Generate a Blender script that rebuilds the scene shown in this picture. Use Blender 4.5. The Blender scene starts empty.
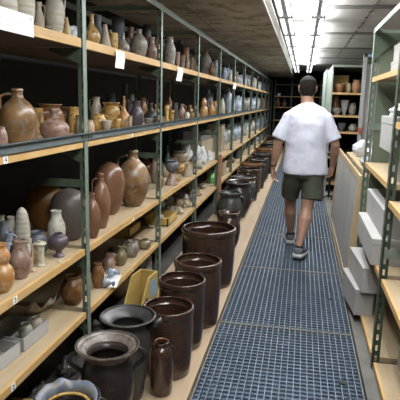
import bpy, bmesh, math, random
from mathutils import Vector, Matrix, Euler, noise
random.seed(7)
SC = bpy.context.scene
COL = SC.collection

# ------------------------------------------------------------------ camera
F, PITCH, YAW, ROLL = 519.13, 0.19095, 0.18904, 0.02456
CAMP = Vector((0, 0, 1.49))
_f = Vector((-math.sin(YAW)*math.cos(PITCH), math.cos(YAW)*math.cos(PITCH), -math.sin(PITCH)))
_r0 = Vector((math.cos(YAW), math.sin(YAW), 0)); _u0 = _r0.cross(_f)
_r = _r0*math.cos(ROLL) + _u0*math.sin(ROLL); _u = _r.cross(_f)
cam = bpy.data.cameras.new('camera'); camo = bpy.data.objects.new('camera', cam); COL.objects.link(camo)
cam.sensor_width = 36; cam.lens = F/400*36; cam.clip_start = .05; cam.clip_end = 100
m = Matrix((_r, _u, -_f)).transposed().to_4x4(); m.translation = CAMP
camo.matrix_world = m
SC.camera = camo

# ------------------------------------------------------------------ world, exposure, lamps
SC.view_settings.view_transform = 'Standard'; SC.view_settings.look = 'None'
SC.view_settings.gamma = 1; SC.view_settings.use_curve_mapping = False
SC.view_settings.exposure = 0.15
w = bpy.data.worlds.new('world'); SC.world = w; w.use_nodes = True
w.node_tree.nodes['Background'].inputs[0].default_value = (.75, .85, 1, 1)
w.node_tree.nodes['Background'].inputs[1].default_value = .005
LAMPX = (-.228, .094)           # the two rows of fluorescent battens
LAMPZ = 2.32
def area(name, loc, sx, sy, power, down=True, col=(.93, .97, 1)):
    l = bpy.data.lights.new(name, 'AREA'); l.shape = 'RECTANGLE'; l.size = sx; l.size_y = sy
    l.energy = power; l.color = col
    o = bpy.data.objects.new(name, l); o.location = loc
    if not down: o.rotation_euler = (math.pi, 0, 0)
    COL.objects.link(o); return o
for i, X in enumerate(LAMPX):
    for Y, L in ((1.4, 3.2), (5.0, 3.6), (9.0, 3.6), (13.0, 3.6)):
        area('fluorescent_light', (X, Y, LAMPZ-.022), .07, L, (27, 34)[i])
        area('fluorescent_uplight', (X, Y, LAMPZ+.07), .07, L, (22, 50)[i], down=False)

def at(px, py, X=None, Y=None, Z=None):
    d = _f + _r*((px-200)/F) - _u*((py-200)/F)
    if X is not None: t = X/d.x
    elif Y is not None: t = Y/d.y
    else: t = (Z-1.49)/d.z
    return CAMP + d*t
def depth(p): return (Vector(p)-CAMP).dot(_f)

# ------------------------------------------------------------------ materials
KA = .74
def mat(name, base, second=None, rough=.6, scale=8, bump=0, metal=0, detail=4, spec=.5, thr=(.35, .65),
        third=None, rings=0, vary=0, coat=0, stretch=None, k_=None):
    kk = k_ if k_ else KA; base = tuple(c*kk for c in base); second = second and tuple(c*kk for c in second); third = third and tuple(c*kk for c in third)
    M = bpy.data.materials.new(name); M.use_nodes = True
    n = M.node_tree.nodes; l = M.node_tree.links; b = n['Principled BSDF']
    b.inputs['Roughness'].default_value = rough; b.inputs['Metallic'].default_value = metal
    b.inputs['Specular IOR Level'].default_value = spec
    b.inputs['Coat Weight'].default_value = coat; b.inputs['Coat Roughness'].default_value = .15
    tc = n.new('ShaderNodeTexCoord'); vec = tc.outputs['Object']
    oi = n.new('ShaderNodeObjectInfo')
    add = n.new('ShaderNodeVectorMath'); add.operation = 'ADD'
    sc = n.new('ShaderNodeVectorMath'); sc.operation = 'SCALE'; sc.inputs[0].default_value = (13, 7, 5)
    l.new(oi.outputs['Random'], sc.inputs['Scale']); l.new(vec, add.inputs[0]); l.new(sc.outputs[0], add.inputs[1])
    vec = add.outputs[0]
    if stretch:
        mp = n.new('ShaderNodeMapping'); mp.inputs['Scale'].default_value = stretch; l.new(vec, mp.inputs[0]); vec = mp.outputs[0]
    col = None
    no = n.new('ShaderNodeTexNoise'); no.inputs['Scale'].default_value = scale; no.inputs['Detail'].default_value = detail
    l.new(vec, no.inputs['Vector'])
    if second:
        cr = n.new('ShaderNodeValToRGB'); e = cr.color_ramp.elements
        e[0].position = thr[0]; e[0].color = (*base, 1); e[1].position = thr[1]; e[1].color = (*second, 1)
        l.new(no.outputs[0], cr.inputs[0]); col = cr.outputs[0]
        if third:
            n2 = n.new('ShaderNodeTexNoise'); n2.inputs['Scale'].default_value = scale*3.1; n2.inputs['Detail'].default_value = 6
            l.new(vec, n2.inputs['Vector'])
            c2 = n.new('ShaderNodeValToRGB'); c2.color_ramp.elements[0].position = .52; c2.color_ramp.elements[1].position = .66
            l.new(n2.outputs[0], c2.inputs[0])
            mx = n.new('ShaderNodeMix'); mx.data_type = 'RGBA'; l.new(c2.outputs[0], mx.inputs[0])
            l.new(col, mx.inputs[6]); mx.inputs[7].default_value = (*third, 1); col = mx.outputs[2]
    if vary:
        hs = n.new('ShaderNodeHueSaturation')
        mr = n.new('ShaderNodeMapRange'); mr.inputs[3].default_value = 1-vary; mr.inputs[4].default_value = 1+vary
        l.new(oi.outputs['Random'], mr.inputs[0]); l.new(mr.outputs[0], hs.inputs['Value'])
        if col: l.new(col, hs.inputs['Color'])
        else: hs.inputs['Color'].default_value = (*base, 1)
        col = hs.outputs[0]
    if col: l.new(col, b.inputs['Base Color'])
    else: b.inputs['Base Color'].default_value = (*base, 1)
    hgt = None
    if bump: hgt = no.outputs[0]
    if rings:
        wv = n.new('ShaderNodeTexWave'); wv.bands_direction = 'Z'; wv.inputs['Scale'].default_value = rings
        wv.inputs['Distortion'].default_value = .4
        l.new(tc.outputs['Object'], wv.inputs['Vector'])
        hgt = wv.outputs[1]
    if hgt:
        bp = n.new('ShaderNodeBump'); bp.inputs['Strength'].default_value = bump or .3; bp.inputs['Distance'].default_value = .006
        l.new(hgt, bp.inputs['Height']); l.new(bp.outputs[0], b.inputs['Normal'])
    return M
def emit(name, col, s):
    M = bpy.data.materials.new(name); M.use_nodes = True; b = M.node_tree.nodes['Principled BSDF']
    b.inputs['Base Color'].default_value = (*col, 1); b.inputs['Emission Color'].default_value = (*col, 1)
    b.inputs['Emission Strength'].default_value = s; return M
M = {}
M['tube'] = emit('tube_glow', (.95, .98, 1), 1.7)
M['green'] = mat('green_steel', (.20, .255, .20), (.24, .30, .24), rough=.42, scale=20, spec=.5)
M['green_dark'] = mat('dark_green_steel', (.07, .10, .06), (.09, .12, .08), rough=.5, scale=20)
M['olive_steel'] = mat('olive_steel_sheet', (.15, .185, .12), (.18, .22, .15), rough=.5, scale=4)
M['beam'] = mat('grey_green_beam', (.11, .14, .14), (.15, .18, .18), rough=.4, scale=15)
M['board'] = mat('pale_board', (.52, .385, .225), (.60, .46, .29), rough=.65, scale=6, stretch=(3, .5, 1), bump=.05)
M['edge'] = mat('yellow_board_edge', (.68, .41, .145), (.80, .51, .22), rough=.6, scale=14, stretch=(1, .4, 1))
M['under'] = mat('board_underside_shade', (.075, .045, .025), (.10, .062, .035), rough=.8, scale=7)  # board underside darkened in colour to carry the shade below each shelf
M['plank'] = mat('floor_plank', (.50, .36, .225), (.58, .43, .28), rough=.7, scale=5, stretch=(3, .3, 1), bump=.05)
M['soffit'] = mat('brown_concrete', (.34, .285, .22), (.72, .64, .52), rough=.9, scale=2.2, bump=.5, detail=10, third=(.24, .20, .15), thr=(.3, .7))
M['ceil'] = mat('pale_concrete', (.58, .55, .50), (.74, .71, .66), rough=.9, scale=1.6, bump=.2, detail=8)
M['band_trim'] = mat('grey_shade_band_and_trim', (.20, .19, .175), (.28, .265, .245), rough=.9, scale=5)  # grey of the painted lamp-gap bands, also the bolt line and a board edge
M['white_face'] = mat('white_edge_paint', (.66, .64, .58), (.75, .73, .67), rough=.8, scale=6)
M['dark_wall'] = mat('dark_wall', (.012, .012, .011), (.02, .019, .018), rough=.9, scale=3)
M['floor'] = mat('grey_floor', (.14, .135, .12), (.21, .20, .18), rough=.85, scale=5, bump=.1)
M['underfloor'] = mat('blue_grey_floor', (.085, .125, .185), (.11, .155, .22), rough=.6, scale=3)
M['steel'] = mat('galvanised_steel', (.17, .22, .285), (.245, .30, .365), rough=.5, metal=.35, scale=10)
M['housing'] = mat('lamp_housing', (.45, .46, .46), rough=.5)
M['seam'] = mat('dull_steel', (.24, .25, .24), rough=.6)
M['paper'] = mat('white_paper', (.85, .85, .83), rough=.8, k_=1)
M['ink'] = mat('black_ink', (.03, .03, .03), rough=.7)
M['black'] = mat('black_plastic', (.015, .015, .016), rough=.5)
M['carton'] = mat('grey_white_carton', (.50, .485, .46), (.57, .555, .53), rough=.85, scale=4, vary=.06)
M['carton_in'] = mat('brown_carton_inside', (.36, .30, .22), rough=.85)
M['tan_carton'] = mat('tan_carton', (.40, .33, .21), (.46, .38, .26), rough=.85, scale=4)
M['greyboard'] = mat('grey_board', (.36, .37, .37), (.42, .42, .41), rough=.85, scale=5)
M['wood'] = mat('pine_wood', (.58, .42, .21), (.66, .50, .28), rough=.6, scale=9, stretch=(1, 1, .2))
M['tray_wood'] = mat('yellow_wood', (.55, .36, .09), (.62, .43, .14), rough=.6, scale=9)
M['plastic'] = mat('white_polythene', (.80, .81, .84), (.70, .71, .75), rough=.35, scale=14, bump=.5)
M['panelgrey'] = mat('grey_fibreboard', (.42, .415, .40), (.49, .48, .46), rough=.85, scale=3, stretch=(1, 1, .4))
M['palegreen'] = mat('pale_green_steel', (.36, .43, .36), (.40, .47, .40), rough=.45, scale=6)
M['orange'] = mat('orange_plastic', (.8, .16, .05), rough=.5)
M['greenbag'] = mat('green_polythene', (.10, .45, .06), (.3, .6, .2), rough=.4, scale=20)
M['blue'] = mat('blue_sticker', (.25, .42, .6), (.4, .55, .7), rough=.6, scale=30)
# glazes
def gl(n, a, b, c=None, rough=.32, scale=14, **k): M[n] = mat(n, a, b, third=c, rough=rough, scale=scale, vary=k.pop('vary', .12), **k)
gl('brown', (.20, .09, .03), (.36, .18, .07), (.13, .07, .04))
gl('darkbrown', (.055, .028, .018), (.085, .042, .026), rough=.22, scale=6, coat=.8, rings=20, bump=.16)
gl('blackbrown', (.022, .018, .017), (.045, .032, .028), rough=.28, scale=7, rings=6, bump=.15)
gl('darkgrey', (.05, .048, .047), (.085, .08, .075), rough=.38, scale=7, rings=5, bump=.2)
gl('ochre', (.48, .27, .06), (.72, .48, .17), (.28, .14, .05))
gl('orange_glaze', (.52, .22, .06), (.66, .38, .15), (.62, .50, .32))
gl('grey', (.28, .25, .21), (.50, .46, .40), (.20, .16, .12))
gl('pinkgrey', (.28, .16, .12), (.46, .32, .26), (.20, .12, .08))
gl('cream', (.55, .50, .40), (.66, .61, .50), rough=.5, rings=14, bump=.25)
gl('creamwhite', (.62, .58, .46), (.74, .71, .60), (.42, .36, .22), rough=.4)
gl('beige', (.42, .35, .25), (.55, .48, .37), rough=.6, bump=.2)
gl('bluegrey', (.30, .34, .42), (.52, .55, .60), (.06, .12, .36), rough=.3, scale=16)
gl('paleblue', (.46, .52, .62), (.68, .72, .78), (.12, .2, .48), rough=.3, scale=14)
gl('purple', (.085, .065, .085), (.14, .11, .13), rough=.4)
gl('slate', (.10, .11, .13), (.17, .18, .20), rough=.45)
gl('peach', (.50, .33, .22), (.60, .44, .32), rough=.5)
gl('terracotta', (.40, .19, .09), (.50, .27, .15), rough=.6)
gl('redbrown', (.20, .095, .05), (.31, .165, .095), rough=.24, scale=7)
gl('mottled', (.17, .08, .03), (.36, .21, .09), (.26, .24, .21), rough=.28, scale=12)
gl('olive', (.20, .16, .08), (.31, .25, .14), rough=.3)
gl('tan', (.42, .32, .20), (.50, .40, .27), rough=.6)
gl('rimgrey', (.20, .165, .14), (.32, .27, .235), (.13, .09, .07), rough=.35, rings=10, bump=.25)
gl('rimtan', (.34, .26, .20), (.46, .37, .30), rough=.4)
gl('amber', (.24, .10, .02), (.36, .17, .045), rough=.4, scale=5)
gl('clayblack', (.10, .08, .07), (.15, .125, .11), rough=.4, scale=6)
gl('greenglaze', (.06, .12, .08), (.10, .18, .12), rough=.25)
gl('white', (.66, .66, .66), (.78, .78, .77), rough=.5, bump=.3)
gl('bluerim', (.14, .17, .22), (.24, .27, .32), (.30, .24, .15), rough=.4)

# ------------------------------------------------------------------ mesh helpers
class MB:
    def __init__(s): s.v = []; s.f = []; s.mi = []
    def add(s, v, f, mi=0, mx=None):
        o = len(s.v)
        s.v += [tuple(mx @ Vector(p)) if mx else tuple(p) for p in v]
        s.f += [tuple(i+o for i in q) for q in f]; s.mi += [mi]*len(f); return s
    def box(s, a, b, mi=0, mx=None):
        x0, y0, z0 = a; x1, y1, z1 = b
        v = [(x0, y0, z0), (x1, y0, z0), (x1, y1, z0), (x0, y1, z0), (x0, y0, z1), (x1, y0, z1), (x1, y1, z1), (x0, y1, z1)]
        return s.add(v, [(3, 2, 1, 0), (4, 5, 6, 7), (0, 1, 5, 4), (1, 2, 6, 5), (2, 3, 7, 6), (3, 0, 4, 7)], mi, mx)
    def tube(s, pts, rad, seg=8, mi=0, closed=False, mx=None, flat=None):
        pts = [Vector(p) for p in pts]; n = len(pts); v = []; f = []
        rad = rad if isinstance(rad, (list, tuple)) else [rad]*n
        ref = Vector((0, 0, 1)); t0 = (pts[1]-pts[0]).normalized()
        if abs(t0.dot(ref)) > .9: ref = Vector((1, 0, 0))
        side = t0.cross(ref).normalized()
        for i in range(n):
            t = (pts[(i+1) % n]-pts[i-1]) if closed else (pts[min(i+1, n-1)]-pts[max(i-1, 0)])
            t.normalize(); side = (side-t*side.dot(t)).normalized(); up = t.cross(side)
            for k in range(seg):
                a = 2*math.pi*k/seg
                v.append(pts[i]+(side*math.cos(a)*(flat or 1)+up*math.sin(a))*rad[i])
        for i in range(n if closed else n-1):
            for k in range(seg):
                a = i*seg+k; b = i*seg+(k+1) % seg; j = ((i+1) % n)*seg
                f.append((a, b, j+(k+1) % seg, j+k))
        if not closed: f += [tuple(reversed(range(seg))), tuple(range((n-1)*seg, n*seg))]
        return s.add(v, f, mi, mx)
    def loft(s, rings, seg=20, mi=0, xdir=(1, 0, 0), p=2.0):
        """rings: (centre, rx, ry); the section stays across the path, rx along xdir"""
        n = len(rings); C = [Vector(r[0]) for r in rings]; v = []; f = []; xd = Vector(xdir)
        for i in range(n):
            t = (C[min(i+1, n-1)]-C[max(i-1, 0)]).normalized()
            sx = (xd-t*xd.dot(t)).normalized(); sy = t.cross(sx)
            for k in range(seg):
                a = 2*math.pi*k/seg; c_, s_ = math.cos(a), math.sin(a)
                cx = math.copysign(abs(c_)**(2/p), c_); cy = math.copysign(abs(s_)**(2/p), s_)
                v.append(C[i]+sx*cx*rings[i][1]+sy*cy*rings[i][2])
        for i in range(n-1):
            for k in range(seg):
                a = i*seg+k; b = i*seg+(k+1) % seg; f.append((a, b, b+seg, a+seg))
        f += [tuple(reversed(range(seg))), tuple(range((n-1)*seg, n*seg))]
        return s.add(v, f, mi)
    def build(s, name, mats, parent=None, smooth=False, loc=None, rot=None, bevel=0):
        me = bpy.data.meshes.new(name); me.from_pydata(s.v, [], s.f)
        for m_ in (mats if isinstance(mats, (list, tuple)) else [mats]): me.materials.append(M[m_] if isinstance(m_, str) else m_)
        me.polygons.foreach_set('material_index', s.mi)
        if smooth: me.shade_smooth()
        me.validate(); me.update()
        o = bpy.data.objects.new(name, me); COL.objects.link(o)
        if parent: o.parent = parent
        if loc is not None: o.location = loc
        if rot is not None: o.rotation_euler = rot
        if bevel:
            bv = o.modifiers.new('bevel', 'BEVEL'); bv.width = bevel; bv.segments = 2; bv.limit_method = 'ANGLE'
        return o
def tag(o, label, cat, group=None, kind=None):
    if label: o['label'] = label
    if cat: o['category'] = cat
    if group: o['group'] = group
    if kind: o['kind'] = kind
    return o
def struct(o): o['kind'] = 'structure'; return o
def empty(name, loc=(0, 0, 0), rot=(0, 0, 0)):
    o = bpy.data.objects.new(name, None); o.location = loc; o.rotation_euler = rot; o.empty_display_size = .05
    COL.objects.link(o); return o
def ordn(k): return ['first', 'second', 'third', 'fourth', 'fifth', 'sixth', 'seventh', 'eighth', 'ninth', 'tenth', 'eleventh', 'twelfth',
    'thirteenth', 'fourteenth', 'fifteenth', 'sixteenth', 'seventeenth', 'eighteenth', 'nineteenth', 'twentieth', 'twenty-first',
    'twenty-second', 'twenty-third', 'twenty-fourth', 'twenty-fifth', 'twenty-sixth', 'twenty-seventh', 'twenty-eighth', 'twenty-ninth', 'thirtieth'][k]

# ------------------------------------------------------------------ setting
AX = -1.045                      # front plane of the left rack
XB = -1.70                       # its back
ZS = (1.76, 1.275, .727, .383)   # shelf tops
TH = (.04, .03, .031, .030)
Y0, DY = 2.4257, 1.4057
NB = 11
struct(MB().box((-3.2, -2, -.35), (2.2, 18.2, -.30)).build('floor', 'underfloor'))
struct(MB().box((-.478, -2, -.30), (.403, 18, -.045)).build('trim_1', 'underfloor'))         # pit floor below the gratings
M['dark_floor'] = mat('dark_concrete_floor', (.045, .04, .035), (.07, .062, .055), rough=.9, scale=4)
struct(MB().box((-1.10, -2, -.30), (-.49, 18, 0)).build('trim_2', 'plank'))
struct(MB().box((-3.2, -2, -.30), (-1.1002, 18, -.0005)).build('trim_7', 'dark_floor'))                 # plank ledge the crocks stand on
struct(MB().box((.413, -2, -.30), (2.2, 18, 0)).build('trim_3', 'floor'))
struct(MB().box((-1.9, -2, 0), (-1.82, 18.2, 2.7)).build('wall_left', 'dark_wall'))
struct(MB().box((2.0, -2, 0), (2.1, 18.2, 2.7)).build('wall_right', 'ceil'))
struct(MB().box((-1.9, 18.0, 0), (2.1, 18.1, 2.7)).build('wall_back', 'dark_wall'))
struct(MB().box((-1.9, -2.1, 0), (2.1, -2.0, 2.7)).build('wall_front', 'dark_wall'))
struct(MB().box((-.36, -2, 2.50), (2.2, 18.2, 2.58)).build('ceiling', 'ceil'))
# lower soffit slab, its surface uneven, with formwork ridges running along the aisle
so = MB().box((-1.9, -2, 2.275), (-.375, 18.2, 2.58), 0)
for X, wd in ((-1.02, .012), (-.80, .010), (-.62, .008), (-1.25, .01)):
    pts = [(X+random.uniform(-.012, .012), y*.35-1, 2.275) for y in range(54)]
    so.tube(pts, [wd*random.uniform(.5, 1.2) for _ in pts], 6)
struct(so.build('ceiling', 'soffit'))
struct(MB().box((-.375, -2, 2.27), (-.36, 18.2, 2.50)).build('trim_4', 'white_face'))
rb = MB()  # thin grey strips standing in for dim bands at the gaps between lamps
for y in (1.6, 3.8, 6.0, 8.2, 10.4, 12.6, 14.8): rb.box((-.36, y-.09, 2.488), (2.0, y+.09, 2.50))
struct(rb.build('trim_5', 'band_trim'))
bl = MB()                        # bolt line on the pale ceiling
bl.box((.668, 0, 2.494), (.674, 13, 2.5))
for k in range(30): bl.box((.655, k*.42, 2.488), (.69, k*.42+.03, 2.5))
struct(bl.build('trim_6', 'band_trim'))

# luminaires: continuous trunking rows, each batten its own thing
for r_i, X in enumerate(LAMPX):
    ln = ('left', 'right')[r_i]; k = 0; y = -.2
    while y < 15.0:
        t = empty('fluorescent_batten', (X, y+.70, LAMPZ))
        b = MB().box((-.018, -.69, .012), (.018, .69, .05))
        for sx in (-.066, .062): b.box((sx, -.69, -.012), (sx+.004, .69, .05))
        b.build('housing', 'housing', t)
        for sx in (-.042, .042):
            MB().tube([(sx, -.66, .012), (sx, .66, .012)], .019, 12).build('tube', 'tube', t, True)
        for yy in (-.685, .665): MB().box((-.066, yy, -.014), (.066, yy+.02, .05)).build('end_cap', 'housing', t)
        for yy in (-.4, .4): MB().tube([(0, yy, .05), (0, yy, .18)], .004, 6).build('hanger', 'housing', t)
        tag(t, f'white fluorescent batten lamp, {ordn(k)} from the front in the {ln} ceiling row', 'ceiling lamp', 'fluorescent battens above the aisle')
        k += 1; y += 1.42
c = MB()
c.tube([(-.335, -1, 2.40), (-.335, 17, 2.40)], .012, 8); c.tube([(-.30, -1, 2.43), (-.30, 17, 2.43)], .009, 8)
tag(c.build('cable_run', 'black', None, True), 'dark cable run beside the left lamp row under the ceiling edge', 'cable')

# walkway gratings
GX0, GX1 = -.4766, .4038
gk = 0; ys = 3.3137-1.248*2
while ys < 17.8:
    y1 = min(ys+1.240, 17.9)
    t = empty('floor_grating', ((GX0+GX1)/2, (ys+y1)/2, 0))
    hx = (GX1-GX0)/2-.004; hy = (y1-ys)/2
    b = MB(); n = 24
    for k in range(1, n): x = -hx+2*hx*k/n; b.box((x-.0026, -hy, -.028), (x+.0026, hy, 0))
    b.build('bearing_bar', 'steel', t)['kind'] = 'stuff'
    b = MB(); nn = int((y1-ys)/.040) if ys < 8 else int((y1-ys)/.08)
    for k in range(1, nn): y = -hy+2*hy*k/nn; b.box((-hx, y-.0018, -.016), (hx, y+.0018, -.003))
    b.build('cross_bar', 'steel', t)['kind'] = 'stuff'
    b = MB(); b.box((-hx, -hy, -.03), (hx, -hy+.008, .002)); b.box((-hx, hy-.008, -.03), (hx, hy, .002))
    b.box((-hx, -hy, -.03), (-hx+.006, hy, .002)); b.box((hx-.006, -hy, -.03), (hx, hy, .002))
    b.build('frame', 'seam', t)
    b = MB().box((hx-.12, -.02, -.001), (hx-.085, .015, .006)); b.build('fixing_clip', 'black', t)
    tag(t, f'blue-grey steel floor grating, {ordn(gk)} panel of the walkway counted from the front', 'floor grating', 'steel gratings along the walkway')
    gk += 1; ys += 1.248

# ------------------------------------------------------------------ left rack
rack = empty('shelving_rack', (AX, Y0, 0))
tag(rack, 'long green steel shelving rack with tan boards along the left wall', 'shelving rack')
RO = Vector((AX, Y0, 0))
def rp(b, name, m_, **k):
    o = b.build(name, m_, rack, **k); o.location = -RO; return o
def post(x, y, z1, sx, m_='green', slots=True, w=.042, t=.003, facing=1):
    """angle-iron upright, one flange along Y (towards the aisle), one along X; sx = direction into the rack"""
    b = MB(); xo = x+sx*t
    zc = .05
    def flange(lo, hi, fixed, axis):
        # perforated strip: two stiles and rungs between the slots
        a = lo+(hi-lo)*.36; c_ = lo+(hi-lo)*.64
        def bx(u0, u1, z0, z1_):
            if axis == 'y': b.box((min(x, xo), u0, z0), (max(x, xo), u1, z1_))
            else: b.box((u0, fixed, z0), (u1, fixed+t, z1_))
        if slots:
            bx(lo, a, 0, z1); bx(c_, hi, 0, z1); z = .0
            while z < z1-.07: bx(a, c_, z, z+.03); z += .065
            bx(a, c_, z, z1)
        else: bx(lo, hi, 0, z1)
    if sx < 0 and x < 0: b.box((xo, y-w/2, 0), (x, y+w/2, z1))
    else: flange(y-w/2, y+w/2, None, 'y')
    flange(min(xo, xo+sx*w), max(xo, xo+sx*w), y+w/2-t, 'x')
    return b
for i in range(-1, NB+1):
    y = Y0+i*DY
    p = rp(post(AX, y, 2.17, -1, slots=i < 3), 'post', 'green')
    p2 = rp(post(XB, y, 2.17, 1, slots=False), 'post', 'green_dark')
    for k, z in enumerate(ZS):
        if i < 0: continue
        zb = z-TH[k]-.004
        g = MB()      # triangular bracket under the board at the post
        yy = y-.024
        g.add([(AX-.01, yy, zb), (AX-.17, yy, zb), (AX-.17, yy, zb-.012), (AX-.01, yy, zb-.075),
               (AX-.01, yy-.004, zb), (AX-.17, yy-.004, zb), (AX-.17, yy-.004, zb-.012), (AX-.01, yy-.004, zb-.075)],
              [(0, 1, 2, 3), (7, 6, 5, 4), (0, 4, 5, 1), (1, 5, 6, 2), (2, 6, 7, 3), (3, 7, 4, 0)])
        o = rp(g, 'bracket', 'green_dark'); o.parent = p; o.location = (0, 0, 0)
    if i >= 0: rp(MB().add([(AX-.012, y-.030, 1.045), (AX-.012, y-.030, 1.085), (AX-.20, y-.030, 1.085), (AX-.25, y-.030, 1.045), (AX-.012, y-.026, 1.045), (AX-.012, y-.026, 1.085), (AX-.20, y-.026, 1.085), (AX-.25, y-.026, 1.045)],
              [(0, 1, 2, 3), (7, 6, 5, 4), (0, 4, 5, 1), (1, 5, 6, 2), (2, 6, 7, 3), (3, 7, 4, 0)]), 'cross_brace', 'green_dark')  # brace cut short with a slanted tip, shaped after the shelf's shadow edge
    o = rp(MB().box((XB, y-.003, 2.12), (AX-.004, y+.003, 2.155)), 'top_brace', 'green')
for i in range(-1, NB):
    ya, yb = Y0+i*DY+.024, Y0+(i+1)*DY-.030
    for k, z in enumerate(ZS):
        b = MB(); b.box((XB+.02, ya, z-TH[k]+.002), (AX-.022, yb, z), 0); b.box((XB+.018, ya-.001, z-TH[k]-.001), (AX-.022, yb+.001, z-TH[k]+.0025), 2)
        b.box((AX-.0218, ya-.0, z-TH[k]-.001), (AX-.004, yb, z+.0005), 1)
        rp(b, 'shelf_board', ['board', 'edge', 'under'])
rp(MB().box((AX, Y0-1.5, 2.115), (AX+.004, Y0+NB*DY+.02, 2.155)).box((AX-.03, Y0-1.5, 2.151), (AX, Y0+NB*DY+.02, 2.155)), 'top_rail', 'green')
rp(MB().box((XB-.004, Y0-1.5, 2.115), (XB, Y0+NB*DY+.02, 2.155)), 'top_rail', 'green')
rp(MB().box((AX, Y0-1.5, 1.278), (AX+.004, Y0+NB*DY+.02, 1.317)).box((AX, Y0-1.5, 1.313), (AX+.018, Y0+NB*DY+.02, 1.317)), 'front_beam', 'beam')
# bolts on the beam joint
for i in (0, 1, 2):
    for dy in (-.05, -.02, .02, .05): rp(MB().tube([(AX+.004, Y0+i*DY+dy, 1.298), (AX+.012, Y0+i*DY+dy, 1.298)], .008, 6), 'bolt', 'green_dark')
# shelf number stickers
STROKES = {'4': [(0.1, -.5), (.1, .5), (-.32, -.15), (.34, -.15)], '3': [(-.28, .4), (.0, .5), (.26, .28), (0, .04), (.28, -.22), (0, -.5), (-.28, -.38)], '2': [(-.28, .28), (0, .5), (.27, .25), (-.28, -.48), (.3, -.48)]}
def text(s, loc, size, parent):
    pts = [(loc[0], loc[1]+x*size*.8, loc[2]+z*size*.7) for x, z in STROKES[s]]
    return MB().tube(pts, .0016, 6).build('digit', 'ink', parent)
def sticker(px, py, zc, dig, w_=.03, h_=.03):
    p = at(px, py, X=AX); y = p.y
    o = rp(MB().box((0, -w_/2, -h_/2), (.0012, w_/2, h_/2)), 'number_sticker', 'paper'); o.location = Vector((AX-.0038, y, zc))-RO
    o['label'] = 'small white sticker on the board edge' + (f' reading {dig}' if dig else '')
    if dig: text(dig, (.0016, 0, 0), .026, o)
sticker(6, 152, 1.260, '4'); sticker(16, 301, .712, '3'); sticker(14, 384.5, .368, '2')
sticker(133, 136, 1.260, '', .02, .02); sticker(134, 221, .712, '', .02, .02); sticker(133, 276, .368, '', .02, .02)
# paper label strip and the hanging tags
def hang(name, px0, px1, z1, z0, label, cat, dots=False, skew=0):
    a = at(px0, 30, X=AX+.0).y; b_ = at(px1, 30, X=AX).y
    t = MB()
    n = 6
    for i in range(n):
        za, zb = z1+(z0-z1)*i/n, z1+(z0-z1)*(i+1)/n
        xa, xb = .004*math.sin(i*.8), .004*math.sin((i+1)*.8)
        t.add([(xa, a+skew*(i)/n, za), (xa, b_+skew*i/n, za), (xb, b_+skew*(i+1)/n, zb), (xb, a+skew*(i+1)/n, zb),
               (xa+.0012, a+skew*i/n, za), (xa+.0012, b_+skew*i/n, za), (xb+.0012, b_+skew*(i+1)/n, zb), (xb+.0012, a+skew*(i+1)/n, zb)],
              [(3, 2, 1, 0), (4, 5, 6, 7), (0, 1, 5, 4), (2, 3, 7, 6), (1, 2, 6, 5), (3, 0, 4, 7)])
    o = t.build(name, 'paper', loc=(AX+.0005 if not dots else AX-.003, 0, 0)); tag(o, label, cat); return o
lab = MB(); ya = at(-22, 10, X=AX).y; yb = at(34, 30, X=AX).y
lab.box((AX-.0035, ya, 1.712), (AX-.001, yb, 1.79))
lo = lab.build('label_strip', 'paper'); tag(lo, 'wide white paper label strip on the edge of the top shelf, near left', 'label')
pr = MB()
for r_ in range(3):
    for k in range(26):
        if random.random() < .75: pr.box((AX-.001, ya+.06+k*.022, 1.766-r_*.016), (AX-.0006, ya+.06+k*.022+random.uniform(.006, .016), 1.7685-r_*.016))
for y in (ya+.1, yb-.02): pr.box((AX-.001, y-.004, 1.772), (AX-.0004, y+.004, 1.782))
pr.build('faint_print', 'carton', lo)
hang('paper_tag', 115, 124, 1.75, 1.655, 'white paper tag hanging from the top shelf in the second bay', 'paper tag', skew=.005)
hang('paper_tag', 178, 183.5, 1.75, 1.64, 'narrow white paper tag hanging from the top shelf in the third bay', 'paper tag', skew=-.03)
hang('paper_tag', 235, 238, 1.75, 1.66, 'small white paper tag hanging from the top shelf far along the rack', 'paper tag')

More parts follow.
